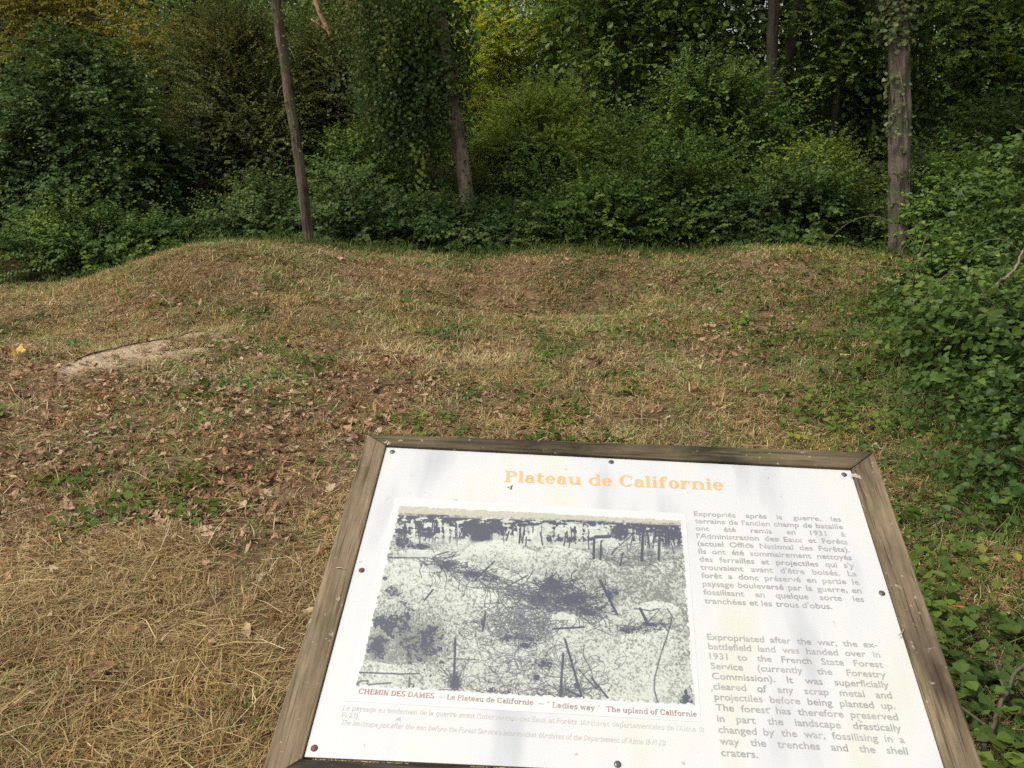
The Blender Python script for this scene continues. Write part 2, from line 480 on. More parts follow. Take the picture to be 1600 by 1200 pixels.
# ------------------------------------------------------------------ near thicket on the right
def thicket(label, x, y, rx, ry, h, seed, mat='big', ls=.095, ntw=420, **kw):
    root = shrub(label, x, y, rx, ry, h, mat, ntw=ntw, per=9, L=.5, ls=ls, name='thicket', cat='thicket', seed=seed, group='near thicket on the right', **kw)
    rg = np.random.default_rng(seed + 900)
    for i in range(12):                                              # arching bare canes
        a = rg.random() * 6.283; t = np.linspace(0, 1, 14)[:, None]; q0 = rg.uniform(.3, .8); dr = np.array([math.cos(a + rg.normal(0, .7)), math.sin(a + rg.normal(0, .7)), 0])
        p0 = np.array([math.cos(a) * rx * q0, math.sin(a) * ry * q0, h * rg.uniform(.3, .9)])
        p = p0 + dr * t * rg.uniform(.5, 1.0) * min(rx, .9); p[:, 2] += (rg.uniform(.25, .5) * h * np.sin(t * 2.9) - .25 * h * t ** 2)[:, 0]
        p[:, 2] = np.maximum(p[:, 2], .03)
        link('cane', np_mesh('cane', *tube(p, np.linspace(.0055, .002, 14), 6), True), CANE, root)
    return root
thicket('tall broad-leaved thicket at the right edge, reaching up beside the ivy-clad trunk', 5.35, 7.7, 1.3, 1.3, 1.72, 31, ls=.072, ntw=1300)
thicket('rounded leafy thicket spilling onto the grass below the ivy-clad trunk', 4.05, 7.0, .85, 1.0, .74, 32, ls=.055, ntw=1200)
thicket('dark nettle-leaved thicket low at the right edge above the ground cover', 3.55, 5.25, .95, 1.0, .74, 33, ls=.065, ntw=1000)
thicket('small bushy clump of bramble leaves at the right edge halfway down', 3.0, 4.2, .55, .6, .30, 34, ls=.055, ntw=480)
thicket('low grassy nettle clump at the right edge beside the sign, nearest of the thickets', 2.62, 3.55, .50, .55, .20, 35, ls=.045, ntw=420)
rng = np.random.default_rng(5)

# ------------------------------------------------------------------ trees
def crown_mesh(seed, r, h, ncl, lpc, ls):
    """a crown of leaf clumps: base at z=0"""
    rng = np.random.default_rng(seed)
    Ps, As, Ns, Ss = [], [], [], []
    for i in range(ncl):
        d = unit(rng.normal(0, 1, 3)); q = rng.random() ** .45
        c = d * q * np.array([r, r, h * .5]) + np.array([0, 0, h * .5])
        cr = rng.uniform(.45, .95) * r * .36
        D = unit(rng.normal(0, 1, (lpc, 3)))
        p = c + D * (cr * rng.random((lpc, 1)) ** .5) * np.array([1, 1, .55])
        Ps.append(p); As.append(D + rng.normal(0, .5, (lpc, 3)) + np.array([0, 0, -.3]))
        Ns.append(np.array([0, 0, .8]) + D * .4 + rng.normal(0, .4, (lpc, 3))); Ss.append(ls * rng.uniform(.6, 1.3, lpc))
    P = np.concatenate(Ps)
    return leaves_mesh('crown', P, np.concatenate(As), np.concatenate(Ns), np.concatenate(Ss), clumpy_rnd(rng, P, .8))

CROWNS = [crown_mesh(100 + i, 2.6, 7.5, 80, 150, .135) for i in range(3)]

def trunk_pts(rng, x0, y0, zb, x1, y1, zt, r0, r1, n=26, wob=.03, flare=1.35):
    t = np.linspace(0, 1, n)
    p = np.stack([x0 + (x1 - x0) * t, y0 + (y1 - y0) * t, zb + (zt - zb) * t], -1)
    p[:, 0] += np.cumsum(rng.normal(0, wob * .35, n)) * sstep(0, .2, t)
    p[:, 1] += np.cumsum(rng.normal(0, wob * .35, n)) * sstep(0, .2, t)
    r = r0 + (r1 - r0) * t
    r = r * (1 + (flare - 1) * np.exp(-t * n * .9))
    return p, r

def tree(label, px, Y, pbase, pxtop, w, bark, seed, height=11.0, crown=0, cmat='dark', cz=4.8, cscale=1.0, limbs=3, seg=18, group=None, name='tree', lean_y=0.0, wob=.03, relief=.10):
    """px: column of the trunk where it meets row pbase; pxtop: its column at the top of the picture; w: trunk diameter (m)"""
    rng = np.random.default_rng(seed); w0 = relief > .1
    x = X(px, Y, pbase); g = float(hz(x, Y)) - .12
    zb, zt = Z(pbase, Y), Z(0, Y)
    slope = (X(pxtop, Y, 0) - x) / (zt - zb)
    x0 = x + slope * (g - zb)
    root = empty(name, (x0, Y, g)); tag(root, label, 'tree', group)
    p, r = trunk_pts(rng, 0, 0, 0, slope * height, lean_y, height, w / 2, w * .22, n=150 if w0 else 60, wob=wob * (.5 if w0 else .8))
    link('trunk', np_mesh('trunk', *tube(p, r, seg * 2, .03, rng, relief=relief), True), bark, root)
    for i in range(limbs):
        k = int(len(p) * rng.uniform(.42, .8)); a = rng.random() * 6.283; Lb = rng.uniform(1.2, 2.4)
        t = np.linspace(0, 1, 9)[:, None]
        q = p[k] + t * np.array([math.cos(a) * Lb, math.sin(a) * Lb, Lb * .55]) + rng.normal(0, .03, (9, 3)) * t
        link('limb', np_mesh('limb', *tube(q, np.linspace(r[k] * .55, .012, 9), 8), True), bark, root)
    if crown is not None:
        c = link('crown', CROWNS[crown], LEAF[cmat], root)
        c.location = (p[int(len(p) * .75)][0], p[int(len(p) * .75)][1], cz)
        c.scale = (cscale, cscale, cscale); c.rotation_euler = (0, 0, rng.random() * 6.283)
    return root, p, r

def ivy_on(root, p, r, z0, z1, count, reach, ls, seed, mat='ivy', side=None, bias=None):
    rng = np.random.default_rng(seed)
    z = z0 + (z1 - z0) * (rng.random(count) if bias is None else rng.random(count) ** bias)
    a = rng.random(count) * 6.283 if side is None else rng.normal(side, 1.0, count)
    px = np.interp(z, p[:, 2], p[:, 0]); py = np.interp(z, p[:, 2], p[:, 1]); pr = np.interp(z, p[:, 2], r)
    lump = fbm(a * .25 + 3, z, .45, seed % 60, 2)
    keep = rng.random(count) < sstep(.36, .58, lump) + .12
    D = np.stack([np.cos(a), np.sin(a), np.zeros(count)], -1)
    P = np.stack([px, py, z], -1) + D * (pr + .01 + reach * rng.random(count) ** 1.6 * (.4 + 1.2 * lump))[:, None]
    A = np.array([0, 0, -.8]) + rng.normal(0, .45, (count, 3)) + D * .3
    N = D * 1.0 + np.array([0, 0, .45]) + rng.normal(0, .35, (count, 3))
    S = ls * rng.uniform(.6, 1.25, count)
    P, A, N, S = P[keep], A[keep], N[keep], S[keep]
    me = leaves_mesh('ivy', P, A, N, S, rng.random(len(P)), wide=.78, fold=.1)
    return link('ivy', me, LEAF[mat], root)

# thin leaning trunk on the left of the crest
t1, p1, r1 = tree('thin reddish-brown trunk leaning left, rooted on the crest of the grassy mound at left', 484, 10.55, 383, 432, .125, BARK_RED, 201, height=10, crown=1, cmat='olive', cz=4.6, cscale=.62, wob=.03, relief=.13)
_rg = np.random.default_rng(77)
for zz, sx in ((1.9, -1), (2.25, 1), (2.75, -1)):
    k = np.argmin(abs(p1[:, 2] - zz)); t = np.linspace(0, 1, 8)[:, None]
    q = p1[k] + t * np.array([.14 * sx, -.05, .05]); q[:, 2] += (.08 * np.sin(t * 3.1) - .16 * t ** 2)[:, 0]
    link('dead_twig', np_mesh('dead_twig', *tube(q, np.linspace(.008, .002, 8), 6), True), BARK_PALE, t1)
# leaves growing round the stem
ivy_on(t1, p1, r1, 1.0, 4.5, 900, .40, .032, 301, mat='olive', bias=.8)

# big trunk right of the crest, ivy on its upper part
t2, p2, r2 = tree('straight grey trunk on the right, bare below, ivy wrapped round its upper part', 1407, 10.75, 380, 1400, .255, BARK_GREY, 202, height=13, crown=0, cmat='dark', cz=5.2, cscale=.75, seg=30, wob=.02, relief=.15)
gz = t2.location.z
ivy_on(t2, p2, r2, Z(70, 10.75) - gz, Z(-260, 10.75) - gz, 3200, .15, .052, 302)
ivy_on(t2, p2, r2, Z(215, 10.75) - gz, Z(40, 10.75) - gz, 520, .13, .048, 303, side=3.5)
ivy_on(t2, p2, r2, Z(240, 10.75) - gz, Z(110, 10.75) - gz, 60, .04, .045, 304, side=-1.9)
ivy_on(t2, p2, r2, Z(380, 10.75) - gz, Z(300, 10.75) - gz, 16, .04, .04, 305, side=-.6)
k = np.linspace(.35, 2.6, 26); q = np.stack([np.interp(k, p2[:, 2], p2[:, 0]), np.interp(k, p2[:, 2], p2[:, 1]), k], -1)
aa = -1.9 + .9 * np.sin(k * 1.4); q += np.stack([np.cos(aa), np.sin(aa), 0 * aa], -1) * (np.interp(k, p2[:, 2], r2) + .008)[:, None]
link('ivy_stem', np_mesh('ivy_stem', *tube(q, np.full(26, .008), 6), True), BARK_PALE, t2)

# leaning trunk in the middle with its ivy curtain
t3, p3, r3 = tree('thick leaning trunk in the middle, pale bark low down, dark ivy curtain on its left', 727, 13.4, 290, 680, .235, BARK_PALE, 203, height=12, crown=None, seg=26, wob=.02, relief=.12)
g3 = t3.location.z
ivy_on(t3, p3, r3, Z(150, 13.4) - g3, Z(-250, 13.4) - g3, 2600, .34, .06, 306, mat='dark')
ivy_on(t3, p3, r3, Z(290, 13.4) - g3, Z(120, 13.4) - g3, 260, .06, .05, 308, mat='ivy', side=.2)
def curtain(root, strands, seed, xc, xw, ztop, zlo, ls, mat, ydepth=.5):
    rng = np.random.default_rng(seed)
    Ps, As, Ns, Ss = [], [], [], []
    for i in range(strands):
        x0 = xc + rng.normal(0, xw * .5); y0 = rng.uniform(-ydepth, ydepth) ; zt = ztop - rng.random() * .8; zb = zlo + rng.random() ** .7 * 1.4 + .5 * abs(x0 - xc) / xw
        m = max(4, int((zt - zb) / .036))
        z = np.linspace(zt, zb, m)
        x = x0 + .10 * np.sin(z * 2.2 + i) + rng.normal(0, .055, m); y = y0 + rng.normal(0, .07, m)
        Ps.append(np.stack([x, y, z], -1))
        As.append(np.array([0, 0, -1.0]) + rng.normal(0, .5, (m, 3)))
        Ns.append(np.array([0, -.7, .5]) + rng.normal(0, .45, (m, 3))); Ss.append(ls * rng.uniform(.55, 1.2, m))
    P = np.concatenate(Ps)
    return link('ivy', leaves_mesh('ivy', P, np.concatenate(As), np.concatenate(Ns), np.concatenate(Ss), clumpy_rnd(rng, P, .4), wide=.75), LEAF[mat], root)
xo = t3.location.x
curtain(t3, 230, 41, X(640, 13.2) - xo, X(742, 13.2) - X(660, 13.2), Z(-90, 13.2) - g3, Z(330, 13.2) - g3, .05, 'dark')
curtain(t3, 90, 42, X(590, 13.2) - xo, .55, Z(-90, 13.2) - g3, Z(270, 13.2) - g3, .042, 'olive')
# a few hanging yellowed leaves
rngy = np.random.default_rng(8)
zy = np.linspace(Z(225, 12.6) - g3, Z(312, 12.6) - g3, 26)
Py = np.stack([X(655, 12.6) - xo + rngy.normal(0, .05, 26), np.full(26, -.75) + rngy.normal(0, .05, 26), zy], -1)
link('yellowed_ivy', leaves_mesh('yellowed_ivy', Py, np.array([0, 0, -1]) + rngy.normal(0, .3, (26, 3)), np.array([0, -1, .3]) + rngy.normal(0, .3, (26, 3)), np.full(26, .055), rngy.random(26), wide=.8), LEAF['fresh'], t3)

# trunks deeper in the wood
t4, p4, r4 = tree('slender trunk wrapped in brownish ivy standing behind the arching bush', 922, 16.5, 250, 912, .20, BARK_RED, 204, height=12, crown=1, cz=5.5, cmat='mid')
ivy_on(t4, p4, r4, 1.0, 6.0, 900, .14, .06, 309, mat='rust', bias=.8)
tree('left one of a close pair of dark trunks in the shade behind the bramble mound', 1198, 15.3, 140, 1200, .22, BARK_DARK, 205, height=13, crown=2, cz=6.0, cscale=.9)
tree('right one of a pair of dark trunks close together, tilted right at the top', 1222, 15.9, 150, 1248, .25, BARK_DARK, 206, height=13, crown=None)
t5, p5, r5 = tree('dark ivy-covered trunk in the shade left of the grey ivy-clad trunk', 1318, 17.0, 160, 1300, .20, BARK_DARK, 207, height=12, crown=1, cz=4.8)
ivy_on(t5, p5, r5, .6, 6.0, 1500, .22, .06, 310, mat='dark')
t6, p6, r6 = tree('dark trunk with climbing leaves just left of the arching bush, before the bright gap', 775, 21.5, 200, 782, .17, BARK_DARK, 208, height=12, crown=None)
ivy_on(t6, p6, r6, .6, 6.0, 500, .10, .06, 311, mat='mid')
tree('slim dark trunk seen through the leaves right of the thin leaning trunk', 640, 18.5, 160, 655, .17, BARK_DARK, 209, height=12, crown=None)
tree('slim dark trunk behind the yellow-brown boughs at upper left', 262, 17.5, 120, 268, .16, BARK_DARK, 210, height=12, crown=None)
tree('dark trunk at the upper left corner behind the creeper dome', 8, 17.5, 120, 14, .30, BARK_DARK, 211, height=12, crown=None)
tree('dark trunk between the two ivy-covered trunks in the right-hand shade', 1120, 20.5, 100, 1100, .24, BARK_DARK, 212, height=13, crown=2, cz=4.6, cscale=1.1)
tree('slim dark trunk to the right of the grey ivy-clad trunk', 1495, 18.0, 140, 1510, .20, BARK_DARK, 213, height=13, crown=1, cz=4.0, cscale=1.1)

curtain(t5, 110, 43, 0, .7, 6.2, .8, .055, 'dark')
curtain(t4, 80, 44, .15, .8, 6.5, 1.6, .05, 'mid')

# boughs of yellow-brown leaves, upper left, on a tree of their own
def bough_tree(label, px, Y, seed, mat, sprays_at, ls, bark=BARK_DARK, name='tree', w=.2, per=14, L=.5, n=520):
    rng = np.random.default_rng(seed)
    x = X(px, Y); g = float(hz(x, Y)) - .1
    root = empty(name, (x, Y, g)); tag(root, label, 'tree')
    p, r = trunk_pts(rng, 0, 0, 0, 0, .2, 10, w / 2, .05, n=30)
    link('trunk', np_mesh('trunk', *tube(p, r, 14, .08, rng), True), bark, root)
    O = []
    for (bx, by, bd) in sprays_at:
        e = np.array([X(bx, Y + bd, by) - x, bd, Z(by, Y + bd) - g])
        k = np.argmin(abs(p[:, 2] - (e[2] + .3)))
        t = np.linspace(0, 1, 10)[:, None]
        q = p[k] + (e - p[k]) * t; q[:, 2] += .25 * np.sin(t[:, 0] * 3.0)
        link('limb', np_mesh('limb', *tube(q, np.linspace(.03, .006, 10), 6), True), bark, root)
        c = q[3:][rng.integers(0, 7, n // len(sprays_at))] + rng.normal(0, .28, (n // len(sprays_at), 3)) * np.array([1.2, 1.2, .5])
        O.append(c)
    O = np.concatenate(O)
    D = rng.normal(0, 1, (len(O), 3)) * np.array([1, 1, .35]); D[:, 2] -= .1
    P, A, N, S = sprays(rng, O, D, unit(D), L * rng.uniform(.5, 1.1, len(O)), per, ls, .15, 1.0, .3)
    link('foliage', leaves_mesh('foliage', P, A, N, S, clumpy_rnd(rng, P, .5)), LEAF[mat], root)
    return root
bough_tree('tree with yellow-brown autumn boughs hanging behind the creeper dome', 60, 15.6, 61, 'rust', [(20, 20, -.8), (100, 5, -.8), (230, 60, -1.0), (255, 110, -.8), (60, 20, -.6), (120, 45, -.4), (215, 50, -.5), (250, 85, -.6), (30, 85, -.4), (165, 10, -.2), (240, 20, 0)], .055, n=950)
bough_tree('bright yellow-green tree lit in the gap right of the ivy curtain', 800, 17.6, 62, 'yellow', [(742, 10, 0), (765, 60, -.3), (745, 110, 0), (790, 30, .3), (820, 80, 0), (770, 150, 0), (735, 70, .3), (750, 190, 0), (800, 120, .2), (770, -20, 0), (725, 30, -.8), (738, 130, -.8), (760, 95, -1.0), (790, 55, -.9)], .055, n=1500, w=.10)
bough_tree('light green tree showing between the bright tree and the brown-ivied trunk', 870, 20.5, 63, 'fresh', [(850, 30, 0), (890, 70, 0), (830, 90, .4), (960, 40, 0), (870, 10, .3)], .07, n=520, w=.16)
bough_tree('green tree with leafy boughs left of the thin leaning trunk, behind the olive bush', 330, 17.5, 64, 'mid', [(300, 60, 0), (350, 40, 0), (390, 90, 0), (300, 130, 0), (420, 30, .4)], .07, n=620, w=.16)
bough_tree('green tree with leafy boughs behind the broken branch', 520, 18.0, 65, 'mid', [(480, 60, 0), (540, 60, 0), (500, 130, 0), (590, 90, .2), (560, 20, 0)], .06, n=620, w=.15)
bough_tree('dull green tree above the bramble mound, left of the pair of dark trunks', 1040, 17.2, 66, 'mid', [(1010, 40, 0), (1080, 70, 0), (1130, 40, .4), (980, 90, 0)], .065, n=520, w=.14)

bough_tree('shaded tree whose leafy boughs hang between the pair of dark trunks and the ivy-clad trunk', 1290, 15.6, 67, 'mid', [(1270, 40, 0), (1320, 90, 0), (1340, 30, .4), (1280, 140, 0), (1360, 130, .3)], .065, n=620, w=.13)
bough_tree('shaded tree filling the upper right corner with dull leaves', 1540, 15.0, 68, 'mid', [(1450, 40, 0), (1500, 90, 0), (1560, 40, 0), (1590, 110, 0), (1470, 140, .4), (1540, 160, .2)], .07, n=800, w=.14)
bough_tree('tree with small mid-green boughs above the arching bush, beside the brown-ivied trunk', 960, 15.8, 69, 'mid', [(880, 30, .3), (940, 20, 0), (1000, 60, .2), (970, 110, 0), (1060, 20, .3)], .055, n=700, w=.12)

# far wood: one mass of leaves closing the view between the trunks
rng = np.random.default_rng(500)
def wood_cloud(n, y0, y1, ztop, thr, smin, smax, cs):
    fy = rng.uniform(y0, y1, n); fx = rng.uniform(-.80, .80, n) * (fy + 2)
    lum = fbm(fx, fy, 3.0, 31)
    fz = rng.random(n) ** 1.1 * ztop * (.6 + .8 * lum)
    cl = fbm(fx * .9, fz * 1.3 + fy * .8, cs, 35, 2)
    kp = cl > thr
    # a light gap in the canopy behind the bright tree
    kp &= ~((np.abs(fx / fy + .02) < .045) & (fz > 2.5) & (fy > 21))
    fx, fy, fz = fx[kp], fy[kp], fz[kp]
    return np.stack([fx, fy, hz(fx, fy) + fz], -1), rng.uniform(smin, smax, len(fx))
P1, S1 = wood_cloud(130000, 15.2, 24, 4.6, .42, .07, .13, .8)
P2, S2 = wood_cloud(300000, 21, 40, 12.0, .36, .09, .18, 1.4)
x3 = rng.uniform(7.8, 13, 16000) * rng.choice([-1, 1], 16000); y3 = rng.uniform(9.5, 16, 16000)
P3 = np.stack([x3, y3, hz(x3, y3) + rng.random(16000) * (1.2 + 2.2 * fbm(x3, y3, 2.0, 33))], -1); S3 = rng.uniform(.06, .10, 16000)
P = np.vstack([P1, P2, P3]); S = np.concatenate([S1, S2, S3]); k = len(P)
far_me = leaves_mesh('far_wood', P, rng.normal(0, 1, (k, 3)) + np.array([0, 0, -.4]), np.array([0, -.35, .8]) + rng.normal(0, .45, (k, 3)), S, clumpy_rnd(rng, P, 1.4))
tag(link('far_wood', far_me, LEAF['mid']), 'mass of shaded leaves deep in the wood behind the trunks', 'woodland', kind='stuff')

# trees of the wood whose crowns close over the view (copies)
proto, _, _ = tree('dark trunk deep in the wood, its crown merging with the leaf roof', 560, 22, 150, 560, .24, BARK_DARK, 230, height=13, crown=0, cz=5.6, cscale=1.25, group='trees deep in the wood')
spots = [(-14.5, 19), (-5.0, 24), (-1.2, 25), (3.6, 25.5), (7.2, 23), (10.5, 19), (12.5, 24), (-14, 23), (-9, 27), (-3, 30), (1.5, 32), (6, 31), (11, 30), (9.2, 14.5), (14, 17), (16, 27), (-16, 30)]
for i, (x, y) in enumerate(spots):
    c = proto.copy(); COL.objects.link(c)
    c.location = (x, y, float(hz(x, y)) - .12); c.rotation_euler = (0, 0, i * 1.7)
    for ch in proto.children:
        d = ch.copy(); COL.objects.link(d); d.parent = c
        if ch.name.startswith('crown'):
            d.data = CROWNS[i % 3]
            d.material_slots[0].link = 'OBJECT'; d.material_slots[0].material = LEAF[['dark', 'mid', 'dark'][i % 3]]

# snapped pale branch hanging in the leaves
bx = [(488, -30), (497, 5), (505, 28), (512, 42), (519, 58)]
Yb = 14.0
q = np.array([[X(a, Yb, c), Yb - .1, Z(c, Yb)] for a, c in bx]); o0 = q[0].copy()
root = empty('broken_branch', tuple(o0)); tag(root, 'pale snapped branch hanging among leaves at the top, right of the thin leaning trunk', 'branch')
_tt = np.linspace(0, 4, 17)
q2 = np.stack([np.interp(_tt, range(5), q[:, i]) for i in range(3)], -1) - o0
PALEWOOD = plain('split_wood', (.42, .28, .17), .8, .35, 18)
link('branch', np_mesh('branch', *tube(q2, np.linspace(.055, .028, 17), 10, .15, rng), True), PALEWOOD, root)
e = np.array([X(489, Yb, 32), Yb - .15, Z(32, Yb)]) - o0
t = np.linspace(0, 1, 6)[:, None]
link('side_twig', np_mesh('side_twig', *tube(q2[-3] + (e - q2[-3]) * t, np.linspace(.02, .012, 6), 6), True), PALEWOOD, root)

# ------------------------------------------------------------------ field cover
def zone_green(x, y):
    b = 1.30 + .17 * (y - 2.4) - .45 * (1 - sstep(2.4, 4.2, y))
    nzz = .7 * fbm(x, y, 1.1, 40) + .3 * fbm(x, y, .4, 43) - .5
    g = sstep(b - .6, b + .6, x + (1.2 + 1.2 * sstep(2.6, 4.2, y)) * nzz)
    return .85 * g * (1 - .55 * sstep(7.2, 8.6, y))
def zone_litter(x, y):
    nzz = fbm(x, y, 1.1, 45) - .5
    a = (1 - sstep(-.9, .5, x + 1.2 * nzz - .1 * (y - 4))) * sstep(2.6, 3.6, y + nzz * 1.2) * (1 - sstep(5.6, 7.2, y + nzz))
    c = np.exp(-((x - .9) / .9) ** 2 - ((y - 8.9) / .5) ** 2) + .7 * np.exp(-((x - 1.9) / .8) ** 2 - ((y - 6.6) / .8) ** 2)
    return np.clip(a + c, 0, 1)
def field_points(rng, n, power=1.3, ymin=1.25, ymax=11.6, extra=1.3):
    """points over the clearing, thinning out with distance"""
    u = rng.random(n)
    # area density ~ r^-power, wedge width ~ r  ->  pdf(r) ~ r^(1-power)
    e = 2 - power
    y = (ymin ** e + u * (ymax ** e - ymin ** e)) ** (1 / e)
    x = rng.uniform(-1, 1, n) * (.64 * y + extra)
    return x, y

def blades_mesh(name, x, y, L, W, el, az, bend, rnd, z=None):
    n = len(x)
    z = hz(x, y) if z is None else z
    d = np.stack([np.cos(az) * np.cos(el), np.sin(az) * np.cos(el), np.sin(el)], -1)
    s = np.stack([-np.sin(az), np.cos(az), np.zeros(n)], -1)
    b = np.stack([x, y, z], -1)
    V = np.empty((n, 6, 3), np.float32)
    side_b = s * bend[:, None]
    for k, (t, w) in enumerate(((0, 1), (.5, .9), (1, .35))):
        c = b + d * (L * t)[:, None] + side_b * (L * t * t)[:, None]
        c[:, 2] -= L * .25 * t * t * np.cos(el)
        V[:, 2 * k] = c - s * (W * w / 2)[:, None]
        V[:, 2 * k + 1] = c + s * (W * w / 2)[:, None]
    q = (np.arange(n) * 6)[:, None]
    F = np.concatenate([q + np.array([0, 1, 3, 2]), q + np.array([2, 3, 5, 4])], 0)
    V = V.reshape(-1, 3)
    return np_mesh(name, V, F, False, rnd=np.repeat(rnd, 6))

def blade_mat(name, stops):
    m = leaf_mat(name, stops, rough=.7, trans=.2, spec=.25, vary=.35)
    return m
STRAW = blade_mat('dry_straw', [(0, (.12, .070, .034)), (.2, (.26, .165, .075)), (.45, (.42, .295, .140)), (.68, (.34, .28, .145)), (.86, (.56, .44, .25)), (1, (.70, .60, .38))])
HAY = blade_mat('greenish_hay', [(0, (.12, .160, .046)), (.22, (.20, .26, .078)), (.45, (.33, .33, .145)), (.65, (.46, .41, .205)), (.82, (.44, .35, .185)), (1, (.60, .54, .34))])
GREEN = blade_mat('green_blade', [(0, (.05, .08, .018)), (.5, (.095, .145, .034)), (1, (.19, .24, .06))])

def swirl(rng, x, y, spread):
    return 6.283 * fbm(x, y, .75, 57, 2) * 1.6 + rng.normal(0, spread, len(x))
rng = np.random.default_rng(11)
# cut straw, lying every way
x, y = field_points(rng, 520000)
keep = rng.random(len(x)) < (1 - .72 * zone_litter(x, y)) * (1 - .5 * sstep(3.4, 5.5, y)) * (1 - .55 * zone_green(x, y)) * (1 - .72 * sand_mask(x, y)) * (.10 + 1.15 * sstep(.3, .62, fbm(x, y, .42, 50)))
x, y = x[keep], y[keep]; n = len(x); rr = np.hypot(x, y)
col = np.clip(.75 * rng.random(n) ** 1.2 + .60 * (fbm(x, y, .6, 55) - .30), 0, 1)
L = rng.uniform(.03, .14, n) * np.where(rng.random(n) < .04, 1.8, 1) * (1 - .35 * sstep(2.6, 4.5, y))
straw = blades_mesh('cut_straw', x, y, L, .0012 * (1 + rr * .42) * rng.uniform(.5, 1.5, n), rng.normal(.10, .20, n), swirl(rng, x, y, .9), rng.normal(0, .22, n), col, z=hz(x, y) + rng.random(n) ** 2 * .035)
tag(link('cut_straw', straw, STRAW), 'dry cut straw lying over the clearing', 'straw', kind='stuff')
x, y = field_points(rng, 3000, power=1.15, ymax=9)
keep = rng.random(len(x)) < (1 - .6 * zone_green(x, y)) * (1 - .6 * zone_litter(x, y))
x, y = x[keep], y[keep]; n = len(x); rr = np.hypot(x, y)
lng = blades_mesh('long_straw', x, y, rng.uniform(.10, .27, n), .0016 * (1 + rr * .3) * rng.uniform(.6, 1.3, n), rng.normal(.12, .16, n), rng.random(n) * 6.283, rng.normal(0, .16, n), rng.uniform(.6, 1, n), z=hz(x, y) + .025 + .02 * rng.random(n))
tag(link('long_straw', lng, STRAW), 'long pale straws lying loose on top of the mown hay', 'straw', kind='stuff')
# tufts of upright dry stubble
nt = 5200
tx, ty = field_points(rng, nt, power=1.25)
kk = rng.random(nt) < (1 - .6 * zone_litter(tx, ty)) * (1 - .5 * zone_green(tx, ty)) * (1 - .9 * sand_mask(tx, ty))
tx, ty = tx[kk], ty[kk]; m = 26
x = np.repeat(tx, m) + rng.normal(0, .028, len(tx) * m); y = np.repeat(ty, m) + rng.normal(0, .028, len(tx) * m); n = len(x); rr = np.hypot(x, y)
stub = blades_mesh('stubble', x, y, rng.uniform(.025, .085, n), .0016 * (1 + rr * .34) * rng.uniform(.6, 1.4, n), rng.normal(.95, .35, n), rng.random(n) * 6.283, rng.normal(0, .25, n), np.clip(np.repeat(rng.uniform(0, .5, len(tx)), m) + .5 * rng.random(n), 0, 1))
tag(link('stubble', stub, STRAW), 'tufts of dry stubble standing in the mown clearing', 'stubble', kind='stuff')
# greenish hay in the middle and far part
x, y = field_points(rng, 400000, power=1.1, ymin=1.4)
keep = rng.random(len(x)) < (.30 + .70 * sstep(3.2, 5.0, y)) * (1 - .55 * zone_litter(x, y)) * (1 - .40 * zone_green(x, y)) * (1 - .85 * sand_mask(x, y)) * (.25 + 1.2 * sstep(.38, .62, fbm(x, y, .7, 60)))
x, y = x[keep], y[keep]; n = len(x); rr = np.hypot(x, y)
hay = blades_mesh('mown_grass', x, y, rng.uniform(.04, .13, n), .0017 * (1 + rr * .36) * rng.uniform(.5, 1.5, n), rng.normal(.28, .25, n), swirl(rng, x, y, .9), rng.normal(0, .2, n), np.clip(.45 * rng.random(n) + 1.7 * (.6 * fbm(x, y, 1.5, 65) + .4 * fbm(x, y, .45, 62) - .44 - .07 * sstep(-1.0, 1.2, x) * sstep(2.5, 4, y)), 0, 1))
tag(link('mown_grass', hay, HAY), 'short mown grass, half dried, over the mounds', 'grass', kind='stuff')
# green blades
x, y = field_points(rng, 150000, power=1.2)
pg = .10 + .55 * zone_green(x, y) + .9 * sstep(.50, .70, fbm(x, y, .6, 70)) + .6 * sstep(9.6, 10.2, y)
keep = rng.random(len(x)) < pg * .7 * (1 - .97 * sand_mask(x, y)) * (1 - .5 * zone_litter(x, y))
x, y = x[keep], y[keep]; n = len(x); rr = np.hypot(x, y)
gr = blades_mesh('green_grass', x, y, rng.uniform(.03, .09, n) * (1 + .6 * zone_green(x, y) * rng.random(n)), .0019 * (1 + rr * .33) * rng.uniform(.6, 1.3, n), rng.normal(.65, .35, n), rng.random(n) * 6.283, rng.normal(0, .25, n), rng.random(n))
tag(link('green_grass', gr, GREEN), 'green grass sprouting in patches and along the right side', 'grass', kind='stuff')

